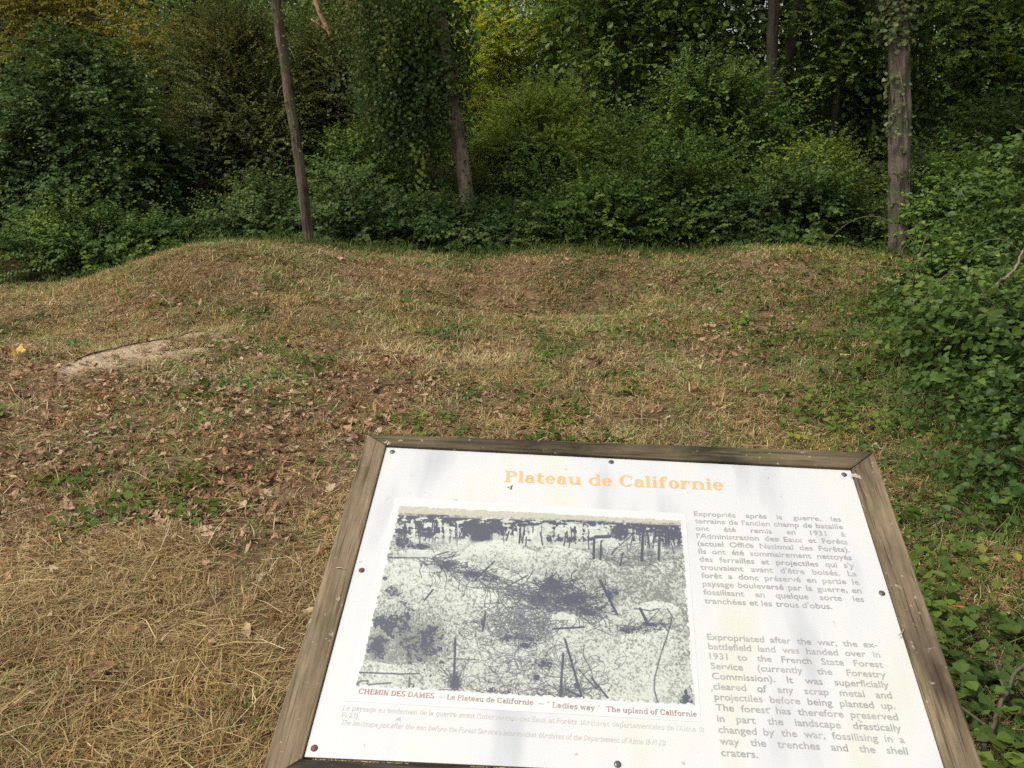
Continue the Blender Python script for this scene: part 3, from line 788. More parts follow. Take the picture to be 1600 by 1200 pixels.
# dead leaves
DEAD = leaf_mat('dead_leaf', [(0, (.085, .046, .028)), (.22, (.19, .108, .066)), (.45, (.29, .175, .105)), (.68, (.37, .24, .155)), (.9, (.46, .345, .25)), (1, (.46, .36, .22))], rough=.75, trans=.1, spec=.2, vary=.45)
OUT = np.array([[0, 0], [.14, .20], [.24, .12], [.40, .34], [.50, .18], [.68, .30], [.76, .12], [1, 0], [.76, -.13], [.68, -.28], [.52, -.17], [.40, -.33], [.25, -.12], [.14, -.20]])
OVAL = np.array([[0, 0], [.10, .12], [.25, .22], [.42, .27], [.60, .25], [.76, .18], [.90, .08], [1, 0], [.90, -.08], [.76, -.17], [.60, -.24], [.42, -.26], [.25, -.21], [.10, -.11]])
def dead_leaves(name, rng, x, y, S, lift=.002, out=OUT, tilt=.42):
    n = len(x); m = len(out)
    az = rng.random(n) * 6.283
    N = np.array([0, 0, 1.0]) + rng.normal(0, tilt, (n, 3))
    A = np.stack([np.cos(az), np.sin(az), np.zeros(n)], -1)
    N = unit(N); A = unit(A - N * (A * N).sum(-1, keepdims=True)); B = np.cross(N, A)
    c1 = rng.normal(.6, 1.0, n); c2 = rng.normal(.3, .7, n); wd = rng.uniform(.55, 1.15, n)
    base = np.stack([x, y, hz(x, y) + lift + rng.random(n) * .034], -1)
    V = np.empty((n, m + 1, 3), np.float32)
    pts = np.vstack([out, [[.5, 0]]])
    for k, (u, v) in enumerate(pts):
        vv = v * wd * (1 + rng.normal(0, .18, n)); uu = u + rng.normal(0, .03, n)
        hgt = c1 * vv * vv * 1.6 + c2 * (uu - .5) ** 2 + rng.normal(0, .02, n)
        V[:, k] = base + S[:, None] * (A * (uu - .5)[:, None] + B * vv[:, None] + N * hgt[:, None])
    q = (np.arange(n) * (m + 1))[:, None]
    F = np.concatenate([q + np.array([m, 2 * k, (2 * k + 1) % m, (2 * k + 2) % m]) for k in range(m // 2)], 0)
    return np_mesh(name, V.reshape(-1, 3), F, False, rnd=np.repeat(np.clip(.85 * rng.random(n) + .45 * fbm(x, y, .6, 80) - .15, 0, 1), m + 1))
def add_litter(name, label, count, base_p, zp, s0, s1, out, skew):
    x, y = field_points(rng, count, power=1.1, ymin=1.4)
    keep = rng.random(len(x)) < (base_p * sstep(1.2, 3.4, y) + zp * zone_litter(x, y) * (.35 + .9 * sstep(.35, .6, fbm(x, y, .4, 84)))) * (1 - .45 * zone_green(x, y)) * (1 - .75 * sand_mask(x, y))
    x, y = x[keep], y[keep]
    me = dead_leaves(name, rng, x, y, s0 + (s1 - s0) * rng.random(len(x)) ** skew, out=out)
    tag(link(name, me, DEAD), label, 'leaf litter', kind='stuff')
add_litter('leaf_litter', 'brown and pinkish lobed dead leaves strewn over the clearing', 30000, .07, .75, .025, .085, OUT, 1.8)
add_litter('leaf_litter', 'narrow curled dead leaves strewn over the clearing', 42000, .12, .95, .018, .065, OVAL, 1.6)
add_litter('leaf_crumbs', 'small broken leaf crumbs among the straw', 60000, .22, .75, .008, .026, OVAL, 1.2)

# low green ground cover
x, y = field_points(rng, 120000, power=1.25, ymin=1.35, ymax=10.5)
pc = zone_green(x, y) * (.10 + 1.05 * sstep(.40, .60, fbm(x, y, .45, 90))) + .75 * sstep(.56, .80, fbm(x, y, .42, 93)) * sstep(2.9, 3.6, y)
keep = rng.random(len(x)) < pc * (1 - .95 * sand_mask(x, y))
x, y = x[keep], y[keep]; n = len(x)
hh = rng.random(n) * (.035 + .11 * zone_green(x, y) * sstep(.3, .7, fbm(x, y, .35, 95)))
az = rng.random(n) * 6.283
A = np.stack([np.cos(az), np.sin(az), rng.normal(-.15, .25, n)], -1)
gcv = leaves_mesh('ground_cover', np.stack([x, y, hz(x, y) + .012 + hh], -1), A, np.array([0, 0, 1.0]) + rng.normal(0, .35, (n, 3)), (.012 + .040 * rng.random(n) ** 1.6), clumpy_rnd(rng, np.stack([x, 0 * x, y], -1), .4, .4), wide=.75, fold=.12)
tag(link('ground_cover', gcv, LEAF['ground']), 'low leafy ground cover of creeping weeds and bramble shoots', 'ground cover', kind='stuff')

# fringe of taller grass and weeds at the thicket's foot
rng = np.random.default_rng(21)
n = 5200
y = rng.uniform(2.3, 8.0, n); x = 1.75 + .28 * (y - 2.4) + rng.normal(.35, .38, n) + .3 * (fbm(y, x[:n] if len(x) >= n else y, .5, 97) - .5)
m2 = 9000
x2 = rng.uniform(-7.2, 6.5, m2); y2 = 10.35 - .8 * sstep(-2.2, -5.5, x2) + np.abs(rng.normal(.15, .35, m2)); kf = rng.random(m2) < .15 + 1.1 * sstep(.4, .65, fbm(x2, y2, .8, 99))
x = np.concatenate([x, x2[kf]]); y = np.concatenate([y, y2[kf]]); n = len(x)
el = rng.normal(1.0, .3, n)
fr = blades_mesh('tall_grass', x, y, rng.uniform(.08, .26, n) * np.where(y > 9.2, .75, 1), .003 * rng.uniform(.6, 1.4, n) * (1 + .1 * y), el, rng.random(n) * 6.283, rng.normal(0, .35, n), rng.random(n) * .8)
tag(link('tall_grass', fr, GREEN), 'taller green grass fringing the thicket on the right and the crest', 'grass', kind='stuff')

# ------------------------------------------------------------------ single small things
def lone_leaf(label, x, y, size, colour, seed, z=None, tilt=.2):
    rg = np.random.default_rng(seed)
    root_z = float(hz(x, y)) + .045 if z is None else z
    me = dead_leaves('fallen_leaf', rg, np.array([0.0]), np.array([0.0]), np.array([size]))
    co = np.empty(len(me.vertices) * 3, np.float32); me.vertices.foreach_get('co', co); co = co.reshape(-1, 3)
    co[:, 2] -= co[:, 2].mean(); me.vertices.foreach_set('co', co.ravel())
    o = link('fallen_leaf', me, plain('leaf_' + str(seed), colour, .55, .25, 20))
    o.location = (x, y, root_z); o.rotation_euler = (tilt, 0, 0)
    tag(o, label, 'leaf'); return o
lone_leaf('large bright yellow leaf lying at the left edge of the clearing', -3.66, 6.15, .20, (.55, .36, .06), 71, tilt=.5)
lone_leaf('yellow leaf among the ground cover below the near thicket', 2.40, 6.02, .11, (.55, .50, .10), 72, tilt=.6)
lone_leaf('curled orange leaf on the ground right of the sign', 1.49, 2.52, .07, (.42, .17, .05), 73, tilt=.9)
lone_leaf('small yellow leaf stuck to the bare lower part of the ivy-clad trunk', X(1411, 10.6, 320), 10.75 - .155, .07, (.62, .52, .04), 74, z=Z(320, 10.6), tilt=1.3)
lone_leaf('reddish brown leaf beside the twig at the lower right corner', 1.38, 2.02, .09, (.16, .07, .04), 75, tilt=.4)

def stick(name, label, pts, r0, r1, mat, cat='stick', twigs=()):
    pts = np.asarray(pts, float); o = pts[0].copy()
    t = np.linspace(0, len(pts) - 1, 4 * len(pts))
    q = np.stack([np.interp(t, range(len(pts)), pts[:, i]) for i in range(3)], -1) - o
    q += np.random.default_rng(len(pts)).normal(0, r0 * .3, q.shape)
    parts = [tube(q, np.linspace(r0, r1, len(q)), 8, .15, np.random.default_rng(3))]
    for tw in twigs:
        tw = np.asarray(tw, float) - o; tt = np.linspace(0, 1, 6)[:, None]
        parts.append(tube(tw[0] + (tw[1] - tw[0]) * tt, np.linspace(r1 * 1.1, r1 * .5, 6), 6))
    ob = link(name, np_mesh(name, *join(parts), True), mat); ob.location = o
    return tag(ob, label, cat)
ss = np.linspace(.12, .98, 14)
rp = LIP_A + (LIP_B - LIP_A) * ss[:, None]; tv = unit(LIP_B - LIP_A); nv = np.array([tv[1], -tv[0]])
rp = rp + nv * (.01 + .022 * np.sin(ss * 9 + 1))[:, None]
stick('root', 'thin brown root running along the upper edge of the bare sandy patch', np.c_[rp, hz(rp[:, 0], rp[:, 1]) + .003], .007, .004, plain('root_bark', (.13, .085, .05), .85, .4, 25), 'root')
stick('dead_stick', 'pale dead stick poking out of the near thicket', [(3.02, 5.55, .52), (3.16, 5.6, .60), (3.30, 5.62, .72), (3.36, 5.66, .84)], .014, .007, plain('dead_stick_wood', (.22, .165, .12), .85, .3, 30))
g = float(hz(1.3, 1.95))
stick('twig', 'bare dark twig on the ground at the lower right corner beside the sign', [(1.14, 1.78, g + .03), (1.22, 1.86, g + .06), (1.30, 1.96, g + .09), (1.40, 2.06, g + .13), (1.5, 2.12, g + .16)], .008, .004, plain('twig_wood', (.10, .08, .06), .85, .3, 40), 'twig', twigs=[((1.24, 1.88, g + .07), (1.17, 1.97, g + .10)), ((1.33, 1.99, g + .1), (1.36, 2.12, g + .13))])

# ------------------------------------------------------------------ the information panel
PO = Vector((.1549, 1.1416, .905))
PX_ = Vector((.99764, -.06741, -.01298)).normalized()
PZ_ = Vector((-.01668, -.42146, .90669)).normalized()
PY_ = PZ_.cross(PX_).normalized(); PX_ = PY_.cross(PZ_)
PM = Matrix((PX_, PY_, PZ_)).transposed().to_4x4(); PM.translation = PO
sgn = empty('information_panel', (PO.x, PO.y, float(hz(PO.x, PO.y))))
tag(sgn, 'white information panel about the plateau in a weathered wooden frame, tilted like a lectern', 'information panel')
bpy.context.view_layer.update()
INV = sgn.matrix_world.inverted()
def on_panel(o, parent=sgn, world_parent=None):
    o.parent = parent
    o.matrix_parent_inverse = Matrix()
    o.matrix_basis = (INV @ PM) if parent is sgn else Matrix()
    return o
MM = .001

def prism(bm, poly, z0, z1):
    vb = [bm.verts.new((x * MM, y * MM, z0 * MM)) for x, y in poly]
    vt = [bm.verts.new((x * MM, y * MM, z1 * MM)) for x, y in poly]
    n = len(poly)
    bm.faces.new(vt); bm.faces.new(vb[::-1])
    for i in range(n):
        bm.faces.new((vb[i], vb[(i + 1) % n], vt[(i + 1) % n], vt[i]))

def bm_obj(name, bm, mat, parent=sgn, bevel=0):
    bmesh.ops.recalc_face_normals(bm, faces=bm.faces)
    if bevel:
        bmesh.ops.bevel(bm, geom=list(bm.edges), offset=bevel * MM, segments=2, affect='EDGES', profile=.6)
    me = bpy.data.meshes.new(name); bm.to_mesh(me); bm.free()
    o = link(name, me, mat)
    return on_panel(o, parent)

# board
m_board, n, l, b = mat_new('weathered_white_board')
nz = noise_node(n, l, 9, 3, .5, stretch=(1.0, .28, 1))
r = ramp_node(n, [(.32, (.42, .44, .475)), (.46, (.55, .566, .582)), (.57, (.575, .584, .582)), (.70, (.56, .563, .505))])
l.new(nz.outputs[0], r.inputs[0])
ns = noise_node(n, l, 60, 3, .5)
rs = ramp_node(n, [(.27, (.50, .49, .43)), (.31, (1, 1, 1))])
l.new(ns.outputs[0], rs.inputs[0])
mx = n.new('ShaderNodeMix'); mx.data_type = 'RGBA'; mx.blend_type = 'MULTIPLY'; mx.inputs['Factor'].default_value = .6
l.new(r.outputs[0], mx.inputs['A']); l.new(rs.outputs[0], mx.inputs['B'])
l.new(mx.outputs['Result'], b.inputs['Base Color'])
b.inputs['Roughness'].default_value = .32
b.inputs['Specular IOR Level'].default_value = .45
BTL, BTR, BBR, BBL = (-395, 277.5), (400.4, 262.5), (399.6, -267.2), (-401.9, -277.2)
bm = bmesh.new(); prism(bm, [BBL, BBR, BTR, BTL], -4, 0)
board = bm_obj('board', bm, m_board, bevel=.6)

# frame rails with mitred corners
def wood_mat(name, stretch, dark, light, stain, stain_amt):
    m, n, l, b = mat_new(name)
    nz = noise_node(n, l, 60, 8, .7, stretch=stretch)
    r = ramp_node(n, [(.30, dark), (.55, tuple((a + c) * .5 for a, c in zip(dark, light))), (.75, light)])
    l.new(nz.outputs[0], r.inputs[0])
    n2 = noise_node(n, l, 11, 5, .6, stretch=tuple(.35 + .65 * s for s in stretch))
    r2 = ramp_node(n, [(stain_amt - .13, (.95, .95, .95)), (stain_amt + .09, (0, 0, 0))])
    l.new(n2.outputs[0], r2.inputs[0])
    mx = n.new('ShaderNodeMix'); mx.data_type = 'RGBA'
    l.new(r2.outputs[0], mx.inputs['Factor']); l.new(r.outputs[0], mx.inputs['A']); mx.inputs['B'].default_value = (*stain, 1)
    nc = noise_node(n, l, 230, 4, .6, stretch=tuple(.035 if q < .5 else 1 for q in stretch))
    rc = ramp_node(n, [(.36, (.30, .28, .25)), (.46, (1, 1, 1))]); l.new(nc.outputs[0], rc.inputs[0])
    mc = n.new('ShaderNodeMix'); mc.data_type = 'RGBA'; mc.blend_type = 'MULTIPLY'; mc.inputs['Factor'].default_value = .75
    l.new(mx.outputs['Result'], mc.inputs['A']); l.new(rc.outputs[0], mc.inputs['B'])
    nl = noise_node(n, l, 85, 3, .55); nm = noise_node(n, l, 14, 4, .6)
    rl = ramp_node(n, [(.665, (0, 0, 0)), (.72, (.7, .7, .7))]); l.new(nl.outputs[0], rl.inputs[0])
    ml = n.new('ShaderNodeMix'); ml.data_type = 'RGBA'; ml.inputs['B'].default_value = (.36, .33, .26, 1)
    l.new(rl.outputs[0], ml.inputs['Factor']); l.new(mc.outputs['Result'], ml.inputs['A'])
    rm = ramp_node(n, [(.54, (0, 0, 0)), (.70, (.55, .55, .55))]); l.new(nm.outputs[0], rm.inputs[0])
    mo_ = n.new('ShaderNodeMix'); mo_.data_type = 'RGBA'; mo_.inputs['B'].default_value = (.10, .105, .045, 1)
    l.new(rm.outputs[0], mo_.inputs['Factor']); l.new(ml.outputs['Result'], mo_.inputs['A'])
    l.new(mo_.outputs['Result'], b.inputs['Base Color'])
    b.inputs['Roughness'].default_value = .85; b.inputs['Specular IOR Level'].default_value = .2
    bp = n.new('ShaderNodeBump'); bp.inputs['Strength'].default_value = .7; bp.inputs['Distance'].default_value = .002
    l.new(nz.outputs[0], bp.inputs['Height']); l.new(bp.outputs[0], b.inputs['Normal'])
    return m
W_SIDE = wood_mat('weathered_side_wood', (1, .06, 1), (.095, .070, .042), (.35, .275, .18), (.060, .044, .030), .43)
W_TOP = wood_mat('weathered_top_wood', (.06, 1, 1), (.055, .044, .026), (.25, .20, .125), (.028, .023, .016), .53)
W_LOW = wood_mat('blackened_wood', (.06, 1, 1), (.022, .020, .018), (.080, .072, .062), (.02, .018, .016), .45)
OTL, OTR, OBR, OBL = (-434, 305), (447, 303), (446, -309), (-450, -318)
g = 1.0
ITL, ITR, IBR, IBL = (BTL[0] - g, BTL[1] + g), (BTR[0] + g, BTR[1] + g), (BBR[0] + g, BBR[1] - 4), (BBL[0] - g, BBL[1] - 4)
def rail(poly, z1, mat):
    c = np.mean(poly, axis=0)
    bm = bmesh.new(); prism(bm, poly, -45, z1)
    return bm_obj('frame_rail', bm, mat, bevel=2.2)
rail([(OTL[0] + .6, OTL[1]), (ITL[0] + .6, ITL[1]), (ITR[0] - .6, ITR[1]), (OTR[0] - .6, OTR[1])], 5.0, W_TOP)
rail([OTL, OBL, IBL, ITL], 4.2, W_SIDE)
rail([OTR, ITR, IBR, OBR], 4.6, W_SIDE)
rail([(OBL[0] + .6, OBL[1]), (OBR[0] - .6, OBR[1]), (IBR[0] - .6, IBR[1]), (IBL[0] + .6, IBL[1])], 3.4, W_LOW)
# posts
for sx in (-270, 270):
    c = PM @ Vector((sx * MM, -20 * MM, -46 * MM))
    gzp = float(hz(c.x, c.y)) - .3
    w = .045
    bm = bmesh.new()
    vb, vt = [], []
    for dx, dy in ((-w, -w), (w, -w), (w, w), (-w, w)):
        ztop = c.z - (PZ_.x * dx + PZ_.y * dy) / PZ_.z - .002
        vb.append(bm.verts.new((c.x + dx, c.y + dy, gzp))); vt.append(bm.verts.new((c.x + dx, c.y + dy, ztop)))
    bm.faces.new(vt); bm.faces.new(vb[::-1])
    for i in range(4): bm.faces.new((vb[i], vb[(i + 1) % 4], vt[(i + 1) % 4], vt[i]))
    bmesh.ops.recalc_face_normals(bm, faces=bm.faces)
    me = bpy.data.meshes.new('post'); bm.to_mesh(me); bm.free()
    me.transform(INV)
    po = link('post', me, plain('post_wood', (.17, .13, .09), .85, .4, 20)); po.parent = sgn
# screws
m_screw = plain('dull_steel', (.14, .13, .13), .45, .4, 300, .7)
m_rust = plain('rusty_steel', (.13, .075, .055), .6, .4, 300, .4)
scr_me = None
for i, (sx, sy) in enumerate([(-382.8, 267.1), (-2, 261.6), (387.3, 252), (-386.3, 13.8), (389.5, 14.4), (-391.6, -265.3), (-4.7, -263.5), (390.5, -258)]):
    if scr_me is None:
        bm = bmesh.new()
        prof = [(0.0, 2.1), (2.0, 2.0), (3.7, 1.4), (4.6, .5), (4.8, -.4)]
        N_ = 20; rings = []
        for rad, zz in prof[1:]:
            rings.append([bm.verts.new((rad * MM * math.cos(a), rad * MM * math.sin(a), zz * MM)) for a in np.arange(N_) * 2 * math.pi / N_])
        bm.faces.new(rings[0])
        for ra, rb in zip(rings, rings[1:]):
            for q in range(N_): bm.faces.new((ra[q], ra[(q + 1) % N_], rb[(q + 1) % N_], rb[q]))
        for sl in ((-.5, -3, .5, 3), (-3, -.5, 3, .5)):
            prism(bm, [(sl[0], sl[1]), (sl[2], sl[1]), (sl[2], sl[3]), (sl[0], sl[3])], 1.9, 2.25 if sl[0] > -1 else 2.2)
        bmesh.ops.recalc_face_normals(bm, faces=bm.faces)
        scr_me = bpy.data.meshes.new('screw'); bm.to_mesh(scr_me); bm.free()
    o = link('screw', scr_me, m_rust if i in (3, 5) else m_screw); o.parent = sgn
    o.matrix_basis = INV @ PM @ Matrix.Translation((sx * MM, sy * MM, 0)) @ Matrix.Rotation(i * .7, 4, 'Z')

# ---- lettering
def child_of_board(name, me, mat):
    o = link(name, me, mat); o.parent = board; return o
def ink(name, col, fade=.12):
    m, n, l, b = mat_new(name)
    nz = noise_node(n, l, 40, 4, .6)
    r = ramp_node(n, [(.3, col), (.75, tuple(c + (.84 - c) * fade * 2 for c in col))])
    l.new(nz.outputs[0], r.inputs[0]); l.new(r.outputs[0], b.inputs['Base Color'])
    b.inputs['Roughness'].default_value = .5
    return m
_font_cache = {}
def word_mesh(w):
    """verts (cap height = 1), faces of a word in the built-in sans face"""
    if w not in _font_cache:
        cu = bpy.data.curves.new('word', 'FONT'); cu.body = w; cu.size = 1; cu.resolution_u = 3; cu.offset = .012
        ob = bpy.data.objects.new('word', cu); COL.objects.link(ob)
        me = ob.to_mesh()
        V = [tuple(v.co) for v in me.vertices]; F = [tuple(p.vertices) for p in me.polygons]
        ob.to_mesh_clear(); bpy.data.objects.remove(ob); bpy.data.curves.remove(cu)
        _font_cache[w] = (np.array(V, float).reshape(-1, 3), F)
    return _font_cache[w]
CAPU = word_mesh('E')[0][:, 1].max()
def sans_block(name, lines, x0, x1, ytop, pitch, cap, mat, last_w):
    """lines justified between x0 and x1 (mm)"""
    sc = cap / CAPU
    wid = lambda w: np.ptp(word_mesh(w)[0][:, 0]) * sc
    best = min(((x1 - x0) - (len(L.split()) - 1) * cap * .42) / sum(wid(w) for w in L.split()) for L in lines[:-1])
    xs = min(1.1, best)
    V, F, k = [], [], 0
    for i, L in enumerate(lines):
        ws = L.split(); tot = sum(wid(w) * xs for w in ws); xe = x1 if i < len(lines) - 1 else x0 + last_w
        gap = (xe - x0 - tot) / max(1, len(ws) - 1)
        if len(ws) == 1: gap = 0
        cx = x0; yb = ytop - pitch * i
        for w in ws:
            v, f = word_mesh(w); v = v.copy(); mn = v[:, 0].min()
            v[:, 0] = ((v[:, 0] - mn) * sc * xs + cx); v[:, 1] = v[:, 1] * sc + yb; v[:, 2] = .35
            V.append(v * MM); F += [tuple(q + k for q in p) for p in f]; k += len(v)
            cx += wid(w) * xs + gap
    me = bpy.data.meshes.new(name); me.from_pydata(np.vstack(V).tolist(), [], F); me.update()
    return child_of_board(name, me, mat)
INK_GREY = ink('faded_grey_ink', (.25, .245, .24), .14)
sans_block('french_lettering', ["Expropriés après la guerre, les", "terrains de l'ancien champ de bataille", "ont été remis en 1931 à", "l'Administration des Eaux et Forêts", "(actuel Office National des Forêts).", "Ils ont été sommairement nettoyés", "des ferrailles et projectiles qui s'y", "trouvaient avant d'être boisés. La", "forêt a donc préservé en partie le", "paysage bouleversé par la guerre, en", "fossilisant en quelque sorte les", "tranchées et les trous d'obus."], 128.3, 360.2, 148.8, 15.1, 9.6, INK_GREY, 183)
sans_block('english_lettering', ["Expropriated after the war, the ex-", "battlefield land was handed over in", "1931 to the French State Forest", "Service (currently the Forestry", "Commission). It was superficially", "cleared of any scrap metal and", "projectiles before being planted up.", "The forest has therefore preserved", "in part the landscape drastically", "changed by the war, fossilising in a", "way the trenches and the shell", "craters."], 126.0, 360.5, -77.8, 15.2, 9.6, INK_GREY, 46)

# serif face drawn with stems, bowls and slabs (units: cap 700, x-height 490)
class Serif:
    def __init__(s, w, t, sl, st):
        s.w, s.t, s.sl, s.st = w, t, sl, st
        s.cache = {}
    def rect(s, x0, y0, x1, y1): s.P.append([(x0, y0), (x1, y0), (x1, y1), (x0, y1)])
    def stem(s, x, y0, y1, b='f', tp='f'):
        s.rect(x, y0, x + s.w, y1)
        for q, y in ((b, y0), (tp, y1 - s.st)):
            if q == 'f': s.rect(x - s.sl, y, x + s.w + s.sl, y + s.st)
            if q == 'l': s.rect(x - s.sl, y, x + s.w, y + s.st)
            if q == 'r': s.rect(x, y, x + s.w + s.sl, y + s.st)
    def ring(s, cx, cy, rx, ry, a0=0, a1=360, n=26, w=None):
        w = w or s.w
        A = np.radians(np.linspace(a0, a1, n))
        o = [(cx + rx * math.cos(a), cy + ry * math.sin(a)) for a in A]
        i = [(cx + (rx - w) * math.cos(a), cy + (ry - s.t) * math.sin(a)) for a in A]
        for k in range(n - 1): s.P.append([o[k], o[k + 1], i[k + 1], i[k]])
    def diag(s, x0, y0, x1, y1, w): s.P.append([(x0, y0), (x0 + w, y0), (x1 + w, y1), (x1, y1)])
    def ball(s, x, y, r): s.P.append([(x + r * math.cos(a), y + r * math.sin(a)) for a in np.linspace(0, 6.283, 15)[:-1]])
    def glyph(s, c):
        if c in s.cache: return s.cache[c]
        s.P = []; w, t, sl, st = s.w, s.t, s.sl, s.st; x = 490; X0 = sl + 20
        if c in 'éèê':
            adv = s.draw('e', w, t, sl, st, x, X0)
            m = adv / 2
            if c == 'é': s.diag(m - 20, 560, m + 60, 700, 70)
            if c == 'è': s.diag(m - 20, 560, m - 100, 700, 70)
            if c == 'ê': s.diag(m - 110, 560, m - 30, 690, 60); s.diag(m + 50, 560, m - 30, 690, 60)
        else: adv = s.draw(c, w, t, sl, st, x, X0)
        s.cache[c] = (s.P, adv); return s.cache[c]
    def draw(s, c, w, t, sl, st, x, X0):
        a = X0
        if c == ' ': return 260
        if c in '.,':
            s.ball(90, 60, 62)
            if c == ',': s.diag(60, -120, 100, 40, 45)
            return 190
        if c in "'’": s.diag(60, 480, 80, 720, 70); return 180
        if c == '"': s.diag(60, 500, 80, 700, 55); s.diag(180, 500, 200, 700, 55); return 300
        if c in '—-': s.rect(30, 230, 470 if c == '—' else 230, 290); return 500 if c == '—' else 260
        if c == '(': s.ring(330, 300, 260, 460, 120, 240); return 270
        if c == ')': s.ring(-60, 300, 260, 460, -60, 60); return 270
        if c == '1': s.stem(a + 60, 0, 700, 'f', 'l'); return a + w + sl + 120
        if c == '8': s.ring(240, 525, 180, 185); s.ring(240, 185, 215, 200); return 480
        if c == '2': s.ring(230, 490, 200, 215, -20, 160); s.diag(40, 50, 300, 420, w * .8); s.rect(30, 0, 440, 90); return 480
        if c == '3': s.ring(210, 520, 190, 190, -70, 150); s.ring(210, 185, 215, 200, -150, 80); return 470
        if c == 'P' or c == 'D':
            lo = 330 if c == 'P' else 0
            s.stem(a, 0, 700); cx = a + w + (90 if c == 'P' else 130); ry = (700 - lo) / 2; rx = 170 + w * .55 if c == 'P' else 230 + w * .4
            s.rect(a + w, 700 - t, cx, 700); s.rect(a + w, lo, cx, lo + t); s.ring(cx, lo + ry, rx, ry, -90, 90); return cx + rx + 40
        if c == 'C' or c == 'S' and False:
            s.ring(370, 350, 340, 365, 42, 318, 40); s.diag(590, 450, 620, 700, 45); s.diag(610, 120, 580, 240, 40); return 700
        if c == 'S':
            s.ring(260, 520, 210, 190, 40, 260); s.ring(260, 180, 225, 190, -140, 85); s.rect(430, 520, 475, 700); s.rect(40, 0, 85, 190); return 530
        if c == 'H': s.stem(a, 0, 700); s.stem(a + w + 290, 0, 700); s.rect(a + w, 325, a + w + 290, 325 + st); return a + 2 * w + 290 + sl + 30
        if c in 'EF':
            s.stem(a, 0, 700); r = a + w + 320
            s.rect(a + w, 700 - st, r, 700); s.rect(r - 45, 540, r, 700); s.rect(a + w, 335, r - 90, 335 + st); s.rect(r - 130, 265, r - 85, 450)
            if c == 'E': s.rect(a + w, 0, r + 30, st); s.rect(r - 15, 0, r + 30, 190)
            return r + 50
        if c == 'L': s.stem(a, 0, 700); r = a + w + 330; s.rect(a + w, 0, r, st); s.rect(r - 45, 0, r, 200); return r + 30
        if c == 'T': s.stem(270, 0, 700, 'f', ''); s.rect(30, 700 - st, 540 + w, 700); s.rect(30, 510, 75, 700); s.rect(495 + w, 510, 540 + w, 700); return 570 + w
        if c == 'I': s.stem(a, 0, 700); return a + w + sl + 20
        if c == 'M': s.stem(a, 0, 700); s.stem(a + 480, 0, 700); s.diag(a + 480 / 2 - 10, 60, a + 10, 700, w * .8); s.diag(a + 240, 60, a + 480, 700, 60); return a + 480 + w + sl + 30
        if c == 'N': s.stem(a, 0, 700, 'f', 'l'); s.rect(a + 410, 0, a + 470, 700); s.rect(a + 340, 700 - st, a + 540, 700); s.diag(a + 330, 0, a, 700, w * 1.1); return a + 560
        if c == 'A': s.diag(60, 0, 290, 700, 60); s.diag(470, 0, 270, 700, w * 1.05); s.rect(170, 220, 500, 220 + st); s.rect(0, 0, 200, st); s.rect(400, 0, 690, st); return 690
        if c == 'U': s.stem(a, 200, 700, '', 'f'); s.rect(a + 420, 200, a + 480, 700); s.ring(a + 240, 220, 240, 230, 180, 360); return a + 540
        if c == 'a':
            s.rect(300, 60, 300 + w, 340); s.ring(260, 320, 190 + w * .1, 180, 0, 150, w=w); s.ball(95 + w * .3, 385, w * .45); s.ring(230, 150, 200, 162, 70, 300); s.rect(300, 0, 350 + w, st); s.rect(230, 275, 310, 275 + t); return 370 + w
        if c in 'bp':
            s.stem(a, 0 if c == 'b' else -200, 720 if c == 'b' else x, 'f' if c == 'p' else '', 'l'); s.ring(a + w + 120, x / 2, 210 + w * .35, x / 2 + 10, -130, 130); return a + w + 380 + w * .3
        if c in 'dgq':
            cx = 60 + 210 + w * .3; e = cx + 110
            if c == 'd': s.stem(e, 0, 720, 'r', 'l')
            else: s.rect(e, -60, e + w, x); s.ring(e + w - 190, -60, 190, 160, 180, 360); s.rect(e, x - st, e + w + 50, x)
            s.ring(cx, x / 2, 220 + w * .3, x / 2 + 10, 50, 310); return e + w + sl + 10
        if c == 'c': s.ring(265, 245, 235, 255, 40, 325, 34); s.ball(400, 385, w * .42); return 480
        if c == 'e': s.ring(270, 245, 245, 257, 0, 322, 36); s.rect(270 - 245 + w * .8, 225, 515 - w * .05, 225 + t); return 545
        if c == 'f': s.stem(a + 20, 0, 540, 'f', ''); s.ring(a + 210 + w * .2, 540, 190 + w * .2, 185, 55, 180); s.ball(a + 280 + w * .3, 650, w * .38); s.rect(a - 50, x - st, a + w + 170, x); return a + w + 210
        if c in 'hn': s.stem(a, 0, 720 if c == 'h' else x, 'f', 'l'); cx = a + w + 105; s.stem(a + w + 210, 0, 320, 'f', ''); s.ring(cx + 10, 315, 200 + w * .55 - 90 + w * .3, 185, 0, 150); return a + 2 * w + 210 + sl + 15
        if c == 'm':
            s.stem(a, 0, x, 'f', 'l')
            for k in (1, 2): s.stem(a + k * (w + 190), 0, 320, 'f', ''); s.ring(a + k * (w + 190) - 90 + w * .5, 315, 90 + w * .5, 185, 0, 150)
            return a + 3 * w + 380 + sl + 15
        if c == 'i' or c == 'j':
            if c == 'i': s.stem(a, 0, x, 'f', 'l')
            else: s.rect(a, -60, a + w, x); s.ring(a + w - 150, -60, 150, 150, 200, 360)
            s.ball(a + w / 2, 640, w * .55); return a + w + sl + 20
        if c == 'l': s.stem(a, 0, 720, 'f', 'l'); return a + w + sl + 20
        if c == 'o': s.ring(275, 245, 250, 258, 0, 360, 36); return 550
        if c == 'r': s.stem(a, 0, x, 'f', 'l'); s.ring(a + w + 110, 300, 130 + w * .3, 195, 50, 170); s.ball(a + w + 200, 400, w * .48); return a + w + 290
